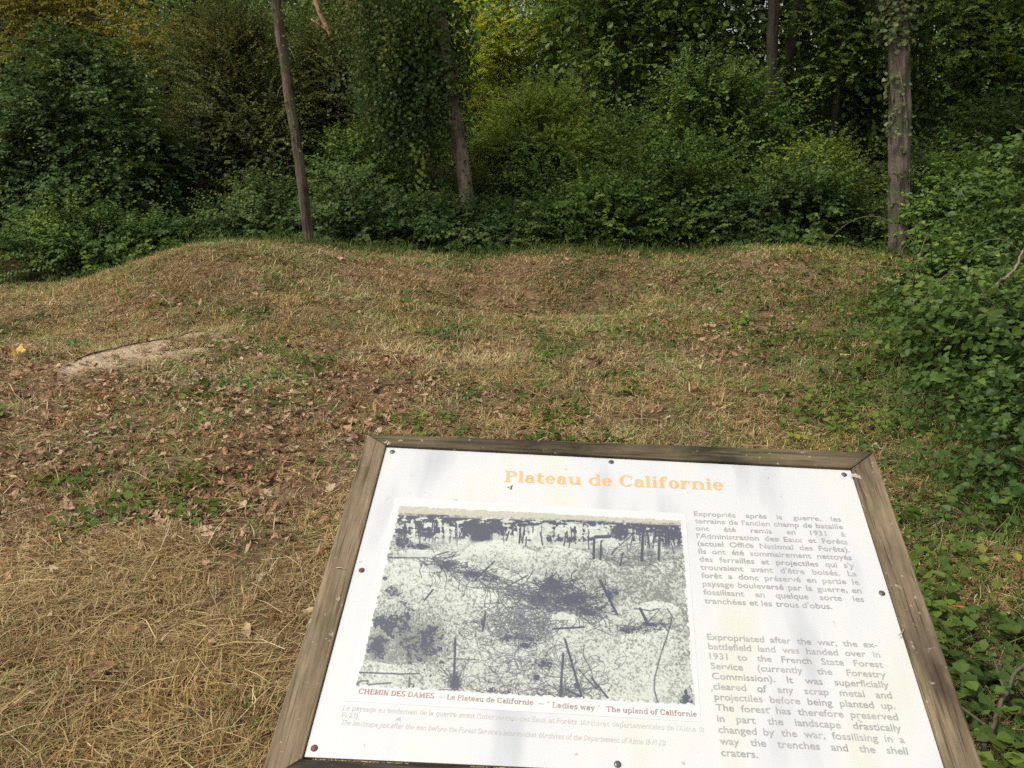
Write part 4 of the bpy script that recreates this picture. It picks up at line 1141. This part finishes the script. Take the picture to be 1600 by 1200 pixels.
        if c == 's': s.ring(210, 360, 165, 135, 40, 270); s.ring(210, 128, 175, 138, -140, 90); s.rect(345, 350, 385, x); s.rect(40, 0, 80, 150); return 420
        if c == 't': s.rect(a + 20, 130, a + 20 + w, 620); s.ring(a + 190 + w * .3, 150, 170 + w * .3, 160, 180, 310); s.rect(a - 50, x - st, a + w + 160, x); return a + w + 190
        if c == 'u': s.stem(a, 160, x, '', 'l'); s.stem(a + w + 210, 0, x, 'r', 'l'); s.ring(a + w + 85, 175, 130 + w * .6, 185, 180, 330); return a + 2 * w + 210 + sl + 15
        if c in 'vy':
            s.diag(220, 0, 40, x, w * .9); s.diag(240, 0, 400, x, 55); s.rect(0, x - st, 230, x); s.rect(330, x - st, 510, x)
            if c == 'y': s.diag(140, -190, 240, 0, 55); s.ball(130, -170, w * .4)
            return 510
        if c == 'w':
            for k in (0, 270): s.diag(180 + k, 0, 40 + k, x, w * .85); s.diag(200 + k, 0, 320 + k, x, 50)
            s.rect(0, x - st, 220, x); s.rect(500, x - st, 690, x); return 700
        if c == 'x': s.diag(360, 0, 60, x, w * .9); s.diag(60, 0, 400, x, 50); s.rect(10, 0, 210, st); s.rect(300, 0, 560, st); s.rect(10, x - st, 230, x); s.rect(330, x - st, 520, x); return 560
        return 300
    def line(s, text, x0, x1, y0, y1, cap, z=.3, shear=0.0):
        """one line fitted between x0 and x1 (mm); returns verts, faces"""
        adv = [s.glyph(c)[1] for c in text]; adv = [a + 18 for a in adv]
        sx = (x1 - x0) / (sum(adv) - 40); sy = cap / 700
        V, F = [], []; cx = 0
        for c, ad in zip(text, adv):
            for q, poly in enumerate(s.glyph(c)[0]):
                k = len(V)
                for (px, py) in poly:
                    xx = (px + cx) * sx + shear * py * sy; f = (px + cx) / sum(adv)
                    V.append(((x0 + xx) * MM, (y0 + (y1 - y0) * f + py * sy) * MM, (z + .012 * (q % 9)) * MM))
                a2 = sum(poly[i][0] * poly[(i + 1) % len(poly)][1] - poly[(i + 1) % len(poly)][0] * poly[i][1] for i in range(len(poly)))
                idx = list(range(k, len(V))); F.append(idx if a2 > 0 else idx[::-1])
            cx += ad
        return V, F
def serif_obj(name, lines, mat):
    V, F = [], []
    for v, f in lines:
        k = len(V); V += v; F += [[i + k for i in p] for p in f]
    me = bpy.data.meshes.new(name); me.from_pydata(V, [], F); me.update()
    return child_of_board(name, me, mat)
BOLD = Serif(165, 66, 50, 58)
SLAB = Serif(125, 80, 60, 70)
LIGHT = Serif(100, 64, 40, 52)
serif_obj('title_lettering', [BOLD.line('Plateau de Californie', -182, 182.5, 206.4, 206.4, 25.2)], ink('orange_ink', (.80, .36, .14), .08))
INK_RED = ink('red_brown_ink', (.30, .115, .095), .16); INK_BRN = ink('brown_ink', (.25, .15, .125), .16)
serif_obj('caption_lettering', [SLAB.line('CHEMIN DES DAMES', -351, -247.4, -187.7, -188.7, 7.4, .75)], INK_RED)
serif_obj('caption_lettering', [SLAB.line('—', -241, -235, -189, -189, 7.4, .75), SLAB.line('Le Plateau de Californie', -230.5, -114.4, -189.1, -190.6, 7.4, .75), SLAB.line('—', -108, -100, -191, -191, 7.4, .75), SLAB.line('"', -96, -93.5, -191.6, -191.6, 7, .75),
    SLAB.line('Ladies way', -89.3, -33.1, -192.3, -193.6, 7.4, .75), SLAB.line('"', -29, -26.5, -193, -193, 7, .75), SLAB.line('The upland of Californie', -18, 100.4, -194.1, -194.6, 7.4, .75)], INK_BRN)
INK_PALE = ink('faint_grey_ink', (.42, .41, .38), .16)
serif_obj('small_lettering', [LIGHT.line("Le paysage au lendemain de la guerre avant l'intervention des Eaux et Forêts. (Archives départementales de l'Aisne 18", -366.6, 107.5, -212, -214.9, 6.9), LIGHT.line('Fi 23)', -366.6, -344.7, -221.8, -222.3, 6.9),
    LIGHT.line("The landscape just after the war, before the Forest Service's intervention. (Archives of the Département of Aisne 18 Fi 23)", -365.6, 56.9, -232.4, -235.7, 6.9, .3, .22)], INK_PALE)

# ---- mount and the printed photograph
m_mount, n, l, b = mat_new('white_print_margin')
nz = noise_node(n, l, 14, 3, .5); r = ramp_node(n, [(.3, (.575, .585, .59)), (.7, (.605, .612, .614))])
l.new(nz.outputs[0], r.inputs[0]); l.new(r.outputs[0], b.inputs['Base Color']); b.inputs['Roughness'].default_value = .32
bm = bmesh.new(); prism(bm, [(-366, -199), (105, -201.5), (115, 152), (-359.4, 163)], .05, .35)
mo = bm_obj('print_margin', bm, m_mount, parent=board)

# the scene on the print, drawn in a 1600 x 1000 drawing frame
DQ = [(240, 28), (1500, 95), (1560, 920), (45, 835)]                 # corners TL TR BR BL in that frame
PQ = [(-350, 145.3), (107.6, 138.2), (99.4, -178.3), (-355.8, -176.7)]
NU, NVv = 760, 540
su, sv = np.meshgrid(np.linspace(0, 1, NU), np.linspace(0, 1, NVv))
def homography(dst):
    A, bb = [], []
    for (u, v), (x, y) in zip([(0, 0), (1, 0), (1, 1), (0, 1)], dst):
        A += [[u, v, 1, 0, 0, 0, -u * x, -v * x], [0, 0, 0, u, v, 1, -u * y, -v * y]]; bb += [x, y]
    return np.append(np.linalg.solve(np.array(A, float), np.array(bb, float)), 1).reshape(3, 3)
def apply_h(H, u, v):
    w = H[2, 0] * u + H[2, 1] * v + 1
    return (H[0, 0] * u + H[0, 1] * v + H[0, 2]) / w, (H[1, 0] * u + H[1, 1] * v + H[1, 2]) / w
cx, cy = apply_h(homography(DQ), su, sv)
qx, qy = apply_h(homography(PQ), su, sv)
rng = np.random.default_rng(33)
def rot(a): return cx * math.cos(a) + cy * math.sin(a), -cx * math.sin(a) + cy * math.cos(a)
ra, rb = rot(.5), rot(-.9)
sky_line = np.interp(cx, [200, 1560], [60, 112]) + 8 * (vnoise(cx, 0 * cx, 160, 59) - .5)
den = fbm(ra[0], ra[1] * 1.2, 240, 60, 3)
fine = .5 * vnoise(ra[0], ra[1] * 1.5, 7.5, 64) + .5 * vnoise(rb[0], rb[1] * 1.5, 5.0, 65)
mid = .5 * vnoise(ra[0], ra[1] * 1.4, 17, 66) + .5 * vnoise(rb[0], rb[1] * 1.4, 11, 67)
coarse = fbm(rb[0], rb[1] * 1.3, 60, 68, 3)
shade = np.zeros_like(cx)                                            # + darker slope, - sunlit top
for (hx, hy, hrx, hry, amt) in [(640, 215, 150, 50, -.30), (960, 235, 140, 40, -.16), (590, 260, 220, 40, -.2), (1180, 370, 300, 110, .30), (1350, 330, 200, 120, .16), (300, 330, 150, 60, -.20), (330, 560, 260, 160, .22), (560, 470, 200, 120, -.10), (980, 530, 70, 35, -.5), (1385, 478, 75, 30, -.5), (355, 240, 95, 26, -.5), (1300, 760, 260, 200, -.12), (1480, 640, 160, 200, .20), (150, 780, 160, 60, -.15), (330, 640, 160, 110, .25), (850, 750, 250, 120, .12), (760, 560, 160, 90, .16), (1030, 460, 260, 90, .25), (500, 300, 260, 40, .12), (1000, 300, 300, 50, .1), (640, 650, 120, 60, -.1)]:
    shade += amt * np.exp(-(((cx - hx) / hrx) ** 2 + ((cy - hy) / hry) ** 2))
tone = np.full(cx.shape, 1.0)
tone -= .13 + .38 * np.clip(shade, 0, 1) + .12 * (den - .5)
tone -= .44 * sstep(.48, .74, fine + .30 * shade + .22 * (coarse - .5) + .10 * (den - .5))
tone -= .30 * sstep(.48, .76, mid + .24 * shade + .25 * (coarse - .5))
tone -= .18 * (fine - .5)
def crest(pts, lite, drk, lw, dw):
    global tone
    xs, ys = zip(*pts); yc = np.interp(cx, xs, ys) + 9 * (coarse - .5) + 5 * (mid - .5)
    wx = sstep(xs[0] - 5, xs[0] + 45, cx) * (1 - sstep(xs[-1] - 45, xs[-1] + 5, cx)); d = cy - yc
    tone = tone + wx * np.where(d > 0, lite * np.exp(-np.maximum(d, 0) / lw), -drk * np.exp(np.minimum(d, 0) / dw))
for cr in [([(500, 260), (560, 205), (640, 180), (720, 185), (800, 215), (900, 250)], .22, .3, 60, 20), ([(860, 225), (940, 205), (1040, 225), (1130, 260), (1220, 300), (1330, 300), (1500, 265)], .16, .34, 45, 40), ([(190, 270), (250, 265), (330, 285), (400, 330), (470, 390)], .16, .25, 60, 26), ([(200, 235), (300, 225), (400, 225), (440, 240)], .2, .3, 25, 20), ([(500, 270), (620, 285), (700, 310), (780, 335), (860, 340), (960, 350)], .15, .25, 40, 30), ([(1290, 470), (1380, 452), (1440, 460), (1510, 500)], .22, .4, 40, 40), ([(1200, 620), (1290, 585), (1400, 560), (1500, 600)], .2, .35, 80, 26), ([(900, 520), (960, 503), (1020, 515), (1050, 545)], .25, .4, 30, 30), ([(640, 505), (760, 490), (880, 500)], .15, .25, 40, 30), ([(90, 720), (240, 740), (400, 725)], .18, .3, 40, 60), ([(480, 420), (580, 400), (690, 430), (760, 480)], .14, .2, 60, 30)]: crest(*cr)
def blot(x, y, rx, ry, p=2.0, rough=.5, amt=1.0, seed=0):
    d = (np.abs((cx - x) / rx) ** p + np.abs((cy - y) / ry) ** p) ** (1 / p)
    d = d + .12 + rough * (.9 * (coarse - .5) + 1.0 * (mid - .5) + 1.0 * (fine - .5)) * 1.5
    return amt * (1 - sstep(.72, 1.08, d))
dark = np.zeros_like(tone)
band = sstep(sky_line + 2, sky_line + 14, cy) * (1 - sstep(sky_line + 85, sky_line + 150, cy))
streak = .6 * vnoise(cx * .30, cy, 9, 75) + .4 * vnoise(cx * .5, cy, 5, 76); vert = .6 * vnoise(cx * 1.5, cy * .25, 14, 78) + .4 * vnoise(cx, cy * .5, 7, 79)
patch = fbm(cx * .7, cy, 90, 81, 2)
near_sky = 1 - sstep(sky_line + 6, sky_line + 40, cy)
dark = np.maximum(dark, band * sstep(.52, .60, .40 * streak * (1 + near_sky) + .42 * vert * (1 - .8 * near_sky) + .45 * (patch - .5) + .10 + .06 * near_sky))
tone = np.where(band > .3, np.clip(tone + .15, .72, 1), tone)
for (x, y, rx, ry, p, ro) in [(604, 150, 66, 56, 5, .12), (1228, 150, 58, 44, 2, .5), (1450, 150, 62, 55, 2.5, .5), (370, 160, 36, 18, 2, .8), (250, 185, 42, 30, 2, 1.1), (340, 212, 62, 16, 2, .7), (690, 130, 45, 40, 2, 1.0), (910, 180, 25, 22, 2, .8), (410, 70, 60, 14, 2, .8), (290, 62, 50, 8, 2, .8), (800, 115, 60, 10, 2, .9), (1120, 105, 70, 12, 2, .9), (1300, 118, 60, 14, 2, .9), (1010, 98, 80, 7, 2, .8), (218, 415, 34, 28, 2, .9), (174, 354, 12, 9, 2, .4), (135, 655, 66, 76, 2.5, .7), (255, 585, 32, 90, 2, 1.7), (345, 640, 60, 60, 2, 2.2), (285, 690, 18, 54, 2, 1.1), (200, 560, 80, 40, 2, 2.4), (925, 395, 62, 34, 2, 1.7), (1010, 445, 70, 24, 2, 2.0), (1080, 500, 46, 20, 2, 2.0), (880, 440, 44, 26, 2, 2.2), (1190, 425, 30, 24, 2, 1.0), (490, 820, 28, 42, 2, .8), (1035, 835, 20, 20, 2, .4), (965, 860, 20, 40, 2, .9), (852, 797, 19, 17, 4, .25), (1270, 585, 72, 20, 2, 1.1), (1360, 560, 60, 9, 2, .8), (640, 360, 46, 20, 2, 1.3), (560, 335, 60, 16, 2, 1.4), (450, 300, 60, 20, 2, 1.5), (780, 620, 80, 16, 2, 1.5), (880, 735, 40, 22, 2, 1.3), (1525, 900, 34, 36, 2, 1.3), (800, 655, 40, 10, 2, 1.3), (1120, 840, 13, 15, 2, .6), (690, 870, 60, 16, 2, 1.6), (860, 880, 90, 14, 2, 1.5), (615, 560, 12, 40, 2, 1.4), (1010, 180, 60, 14, 2, 1.4)]:
    dark = np.maximum(dark, blot(x, y, rx, ry, p, ro, 1.0))
# wires and posts are stamped as soft line segments
Hinv = np.linalg.inv(homography(DQ))
def seg(x0, y0, x1, y1, w, a=1.0):
    q = [apply_h(Hinv / Hinv[2, 2], x_, y_) for x_ in (min(x0, x1) - w - 3, max(x0, x1) + w + 3) for y_ in (min(y0, y1) - w - 3, max(y0, y1) + w + 3)]
    c0 = max(0, int(min(p[0] for p in q) * (NU - 1))); c1 = min(NU, int(max(p[0] for p in q) * (NU - 1)) + 2)
    r0 = max(0, int(min(p[1] for p in q) * (NVv - 1))); r1_ = min(NVv, int(max(p[1] for p in q) * (NVv - 1)) + 2)
    if c1 <= c0 or r1_ <= r0: return
    X_, Y_ = cx[r0:r1_, c0:c1], cy[r0:r1_, c0:c1]
    dx, dy = x1 - x0, y1 - y0; t = np.clip(((X_ - x0) * dx + (Y_ - y0) * dy) / (dx * dx + dy * dy + 1e-6), 0, 1)
    d = np.hypot(X_ - x0 - t * dx, Y_ - y0 - t * dy)
    dark[r0:r1_, c0:c1] = np.maximum(dark[r0:r1_, c0:c1], a * (1 - sstep(w * .5 - .4, w * .5 + 1.5, d)))
def wire(pts, w=1.6, a=.85):
    for (p, q) in zip(pts, pts[1:]): seg(p[0], p[1], q[0], q[1], w, a)
def squiggle(x, y, ang, length, curl, n=9, w=1.5, a=.9):
    pts = [(x, y)]
    for _ in range(n):
        ang += rng.normal(curl, .25); x += math.cos(ang) * length / n; y += math.sin(ang) * length / n * .75; pts.append((x, y))
    wire(pts, w, a)
for i in range(240):                                                  # wire belt from upper left to the right
    f = rng.random(); bx = np.interp(f, [0, .3, .55, .8, 1], [380, 560, 760, 950, 1130]); by = np.interp(f, [0, .3, .55, .8, 1], [275, 330, 420, 450, 545])
    squiggle(bx + rng.normal(-30, 34), by + rng.normal(-8, 17), rng.normal(.42, .45), rng.uniform(50, 170), rng.normal(0, .12), w=rng.uniform(1.4, 3.2))
for i in range(190):                                                  # coils low in the middle
    squiggle(rng.normal(770, 110), rng.normal(560, 48), rng.random() * 6.28, rng.uniform(60, 230), rng.choice([-.42, .42, .3]), 14, rng.uniform(1.2, 2.6), .85)
for i in range(90):
    squiggle(rng.normal(1010, 70), rng.normal(450, 40), rng.normal(.5, .9), rng.uniform(40, 130), rng.normal(0, .3), 8, rng.uniform(1.4, 3.0), .95)
for i in range(40): squiggle(rng.normal(930, 60), rng.normal(390, 25), rng.normal(-1.6, .7), rng.uniform(30, 90), rng.normal(0, .2), 6, rng.uniform(2, 4), 1)
for i in range(120):
    squiggle(rng.normal(830, 170), rng.normal(760, 60), rng.random() * 6.28, rng.uniform(60, 200), rng.choice([-.3, .3, .1]), 10, rng.uniform(1.2, 2.4), .8)
for i in range(60):                                                   # fence wires on the far mound
    squiggle(rng.uniform(1070, 1490), rng.uniform(185, 290), rng.normal(0, .5), rng.uniform(50, 150), rng.normal(0, .15), 7, 1.5, .75)
for i in range(60):                                                   # splintered stumps along the skyline
    xx = rng.uniform(240, 1490); yy = np.interp(xx, [240, 1500], [95, 150]) + rng.uniform(-10, 60); hh_ = rng.uniform(15, 55)
    seg(xx, yy, xx + rng.normal(0, 5), yy + hh_, rng.uniform(2, 5), 1)
for i in range(30): squiggle(487 + rng.normal(0, 12), 810 + rng.normal(0, 25), rng.random() * 6.28, rng.uniform(50, 130), rng.normal(0, .2), 8, 2.4)
for i in range(34): squiggle(1000 + rng.normal(0, 45), 860 + rng.normal(0, 24), rng.random() * 6.28, rng.uniform(50, 120), rng.normal(0, .2), 8, 2.6)
for i in range(40): squiggle(rng.uniform(520, 1130), rng.uniform(845, 890), rng.normal(0, .6), rng.uniform(40, 110), rng.normal(0, .2), 7, 2.2)
for i in range(25): squiggle(rng.uniform(1200, 1400), rng.normal(575, 14), rng.normal(-.35, .25), rng.uniform(40, 90), 0, 6, 2.0)
for (x0, y0, x1, y1, w) in [(690, 255, 580, 360, 8), (1137, 365, 1212, 515, 11), (1110, 175, 1108, 265, 11), (1142, 190, 1138, 270, 9), (1330, 140, 1322, 275, 13), (1402, 170, 1398, 270, 11), (1222, 200, 1188, 248, 7), (490, 625, 483, 850, 10), (980, 628, 1058, 893, 10), (972, 690, 958, 890, 10), (1315, 490, 1352, 562, 12), (985, 850, 1080, 898, 9), (1100, 800, 1185, 905, 8), (1040, 760, 1120, 850, 4), (390, 405, 352, 452, 7), (625, 505, 612, 590, 7), (715, 395, 815, 340, 5), (930, 580, 1065, 572, 8), (455, 712, 596, 719, 3), (390, 100, 385, 150, 6), (520, 140, 505, 175, 5), (780, 140, 776, 195, 8), (795, 150, 790, 195, 7), (730, 145, 718, 185, 6), (870, 150, 880, 205, 6), (985, 150, 975, 210, 6), (1060, 190, 1085, 180, 4), (1240, 240, 1225, 300, 5), (1290, 150, 1200, 230, 4), (265, 100, 270, 140, 6), (405, 100, 408, 135, 6), (1380, 140, 1376, 195, 9), (190, 262, 360, 262, 5), (360, 262, 460, 235, 5), (60, 775, 250, 782, 6), (250, 782, 330, 780, 5), (1115, 170, 1180, 168, 14), (840, 360, 870, 400, 6), (920, 345, 930, 400, 7), (960, 350, 945, 400, 5)]:
    seg(x0, y0, x1, y1, w)
wire([(1290, 488), (1360, 500), (1430, 480), (1458, 525), (1440, 600), (1405, 700), (1380, 800), (1378, 850), (1396, 915)], 6)
wire([(1340, 560), (1400, 495)], 4); wire([(1412, 555), (1440, 590)], 6)
wire([(620, 530), (680, 520), (760, 490), (840, 490)], 4); wire([(1065, 650), (1062, 700), (1095, 760), (1110, 820)], 4)
wire([(50, 826), (70, 812), (100, 814), (95, 832), (130, 826), (200, 822)], 7); wire([(286, 797), (284, 846)], 9); wire([(284, 846), (302, 848), (303, 828), (285, 826)], 7)
wire([(45, 850), (60, 838), (45, 822), (70, 812)], 6)
# light mound tops cut the dark band and the wires
for (x, y, rx, ry) in [(645, 268, 150, 88), (945, 252, 110, 44), (1183, 205, 40, 34), (330, 250, 80, 24), (385, 315, 40, 22), (700, 300, 60, 22), (980, 530, 62, 30), (1385, 478, 70, 24), (320, 376, 16, 14), (1120, 648, 12, 10)]:
    e = ((cx - x) / rx) ** 2 + ((cy - y) / ry) ** 2
    dark *= 1 - .85 * (1 - sstep(.75, 1.0, e + .5 * (mid - .5))) * (cy < y + 10)
tone = np.clip(tone, .18, 1)
paper = np.array([.525, .558, .51]); inkc = np.array([.066, .071, .100])
k3 = (1 - tone)[..., None]
C = paper * (1 - k3) + np.array([.10, .105, .10]) * k3
C = C * (1 - dark[..., None] * .96) + inkc * dark[..., None] * .96
isky = (1 - sstep(sky_line - 3, sky_line + 5, cy + 8 * (fine - .5)))[..., None]
C = C * (1 - isky) + (np.array([.43, .42, .36]) + .14 * (fine[..., None] - .5)) * isky
# ragged printed edge
edge = np.minimum.reduce([su, 1 - su, sv, 1 - sv]) * 120 + 2.2 * (mid - .5)
C = np.where((edge < .35)[..., None], np.array([.575, .585, .59]), C)
V = np.stack([qx * MM, qy * MM, np.full(qx.shape, .55 * MM)], -1).reshape(-1, 3)
ii, jj = np.meshgrid(np.arange(NU - 1), np.arange(NVv - 1)); a0 = (jj * NU + ii).ravel()
F = np.stack([a0, a0 + NU, a0 + NU + 1, a0 + 1], -1)
m_print, n, l, b = mat_new('printed_battlefield')
at = n.new('ShaderNodeAttribute'); at.attribute_name = 'print'
l.new(at.outputs['Color'], b.inputs['Base Color']); b.inputs['Roughness'].default_value = .35
me = np_mesh('printed_photograph', V, F, False, **{'print': np.concatenate([C, np.ones(C.shape[:2] + (1,))], -1).reshape(-1, 4)})
child_of_board('printed_photograph', me, m_print)

# ---- small dirt on the sign: droppings and straws are things of their own
def blob(name, label, sx, sy, z, size, mat, seed, cat):
    rg = np.random.default_rng(seed); bm = bmesh.new()
    for q in range(5):
        ox, oy = rg.normal(0, size * .7, 2); rr = size * rg.uniform(.3, .8); k = 11
        ring = [bm.verts.new(((ox + rr * (1 + .3 * rg.normal()) * math.cos(a)) * MM, (oy + rr * (1 + .3 * rg.normal()) * math.sin(a)) * MM, 0)) for a in np.arange(k) * 6.283 / k]
        top = bm.verts.new((ox * MM, oy * MM, (1.0 + .3 * q) * MM))
        for i in range(k): bm.faces.new((ring[i], ring[(i + 1) % k], top))
    me = bpy.data.meshes.new(name); bm.to_mesh(me); bm.free()
    o = link(name, me, mat); o.matrix_world = PM @ Matrix.Translation((sx * MM, sy * MM, z * MM)); tag(o, label, cat); return o
DROP = plain('pale_dropping', (.40, .34, .31), .8, .3, 200)
blob('bird_dropping', 'pinkish white dropping on the upper left corner of the sign frame', -393, 284, 5.1, 4, DROP, 1, 'dropping')
blob('bird_dropping', 'pinkish white dropping on the upper right corner of the sign frame', 406, 246, 4.7, 5, DROP, 4, 'dropping')
STRAWBIT = plain('straw_bit', (.45, .36, .20), .7, .3, 60)
MOSS = plain('moss_bit', (.22, .24, .07), .9, .4, 90)
def bit(label, pts, r, mat):
    q = np.array([(PM @ Vector((a * MM, c * MM, d * MM)))[:] for a, c, d in pts]); o0 = q[0].copy()
    ob = link('straw', np_mesh('straw', *tube(q - o0, np.linspace(r, r * .6, len(q)) * MM, 6), True), mat); ob.location = o0
    return tag(ob, label, 'straw')
bit('short straw lying on the left rail of the sign frame', [(-424, 12, 5.4), (-417, 13, 5.6), (-409, 10, 5.4)], 1.0, STRAWBIT)
bit('tiny straw sticking over the right edge of the white board', [(392, -60, 6), (397, -56, 6.5), (402, -50, 7)], .9, STRAWBIT)
blob('moss_scrap', 'scrap of greenish moss under the first letter of the orange title', -171, 194, .35, 3.2, MOSS, 6, 'moss')
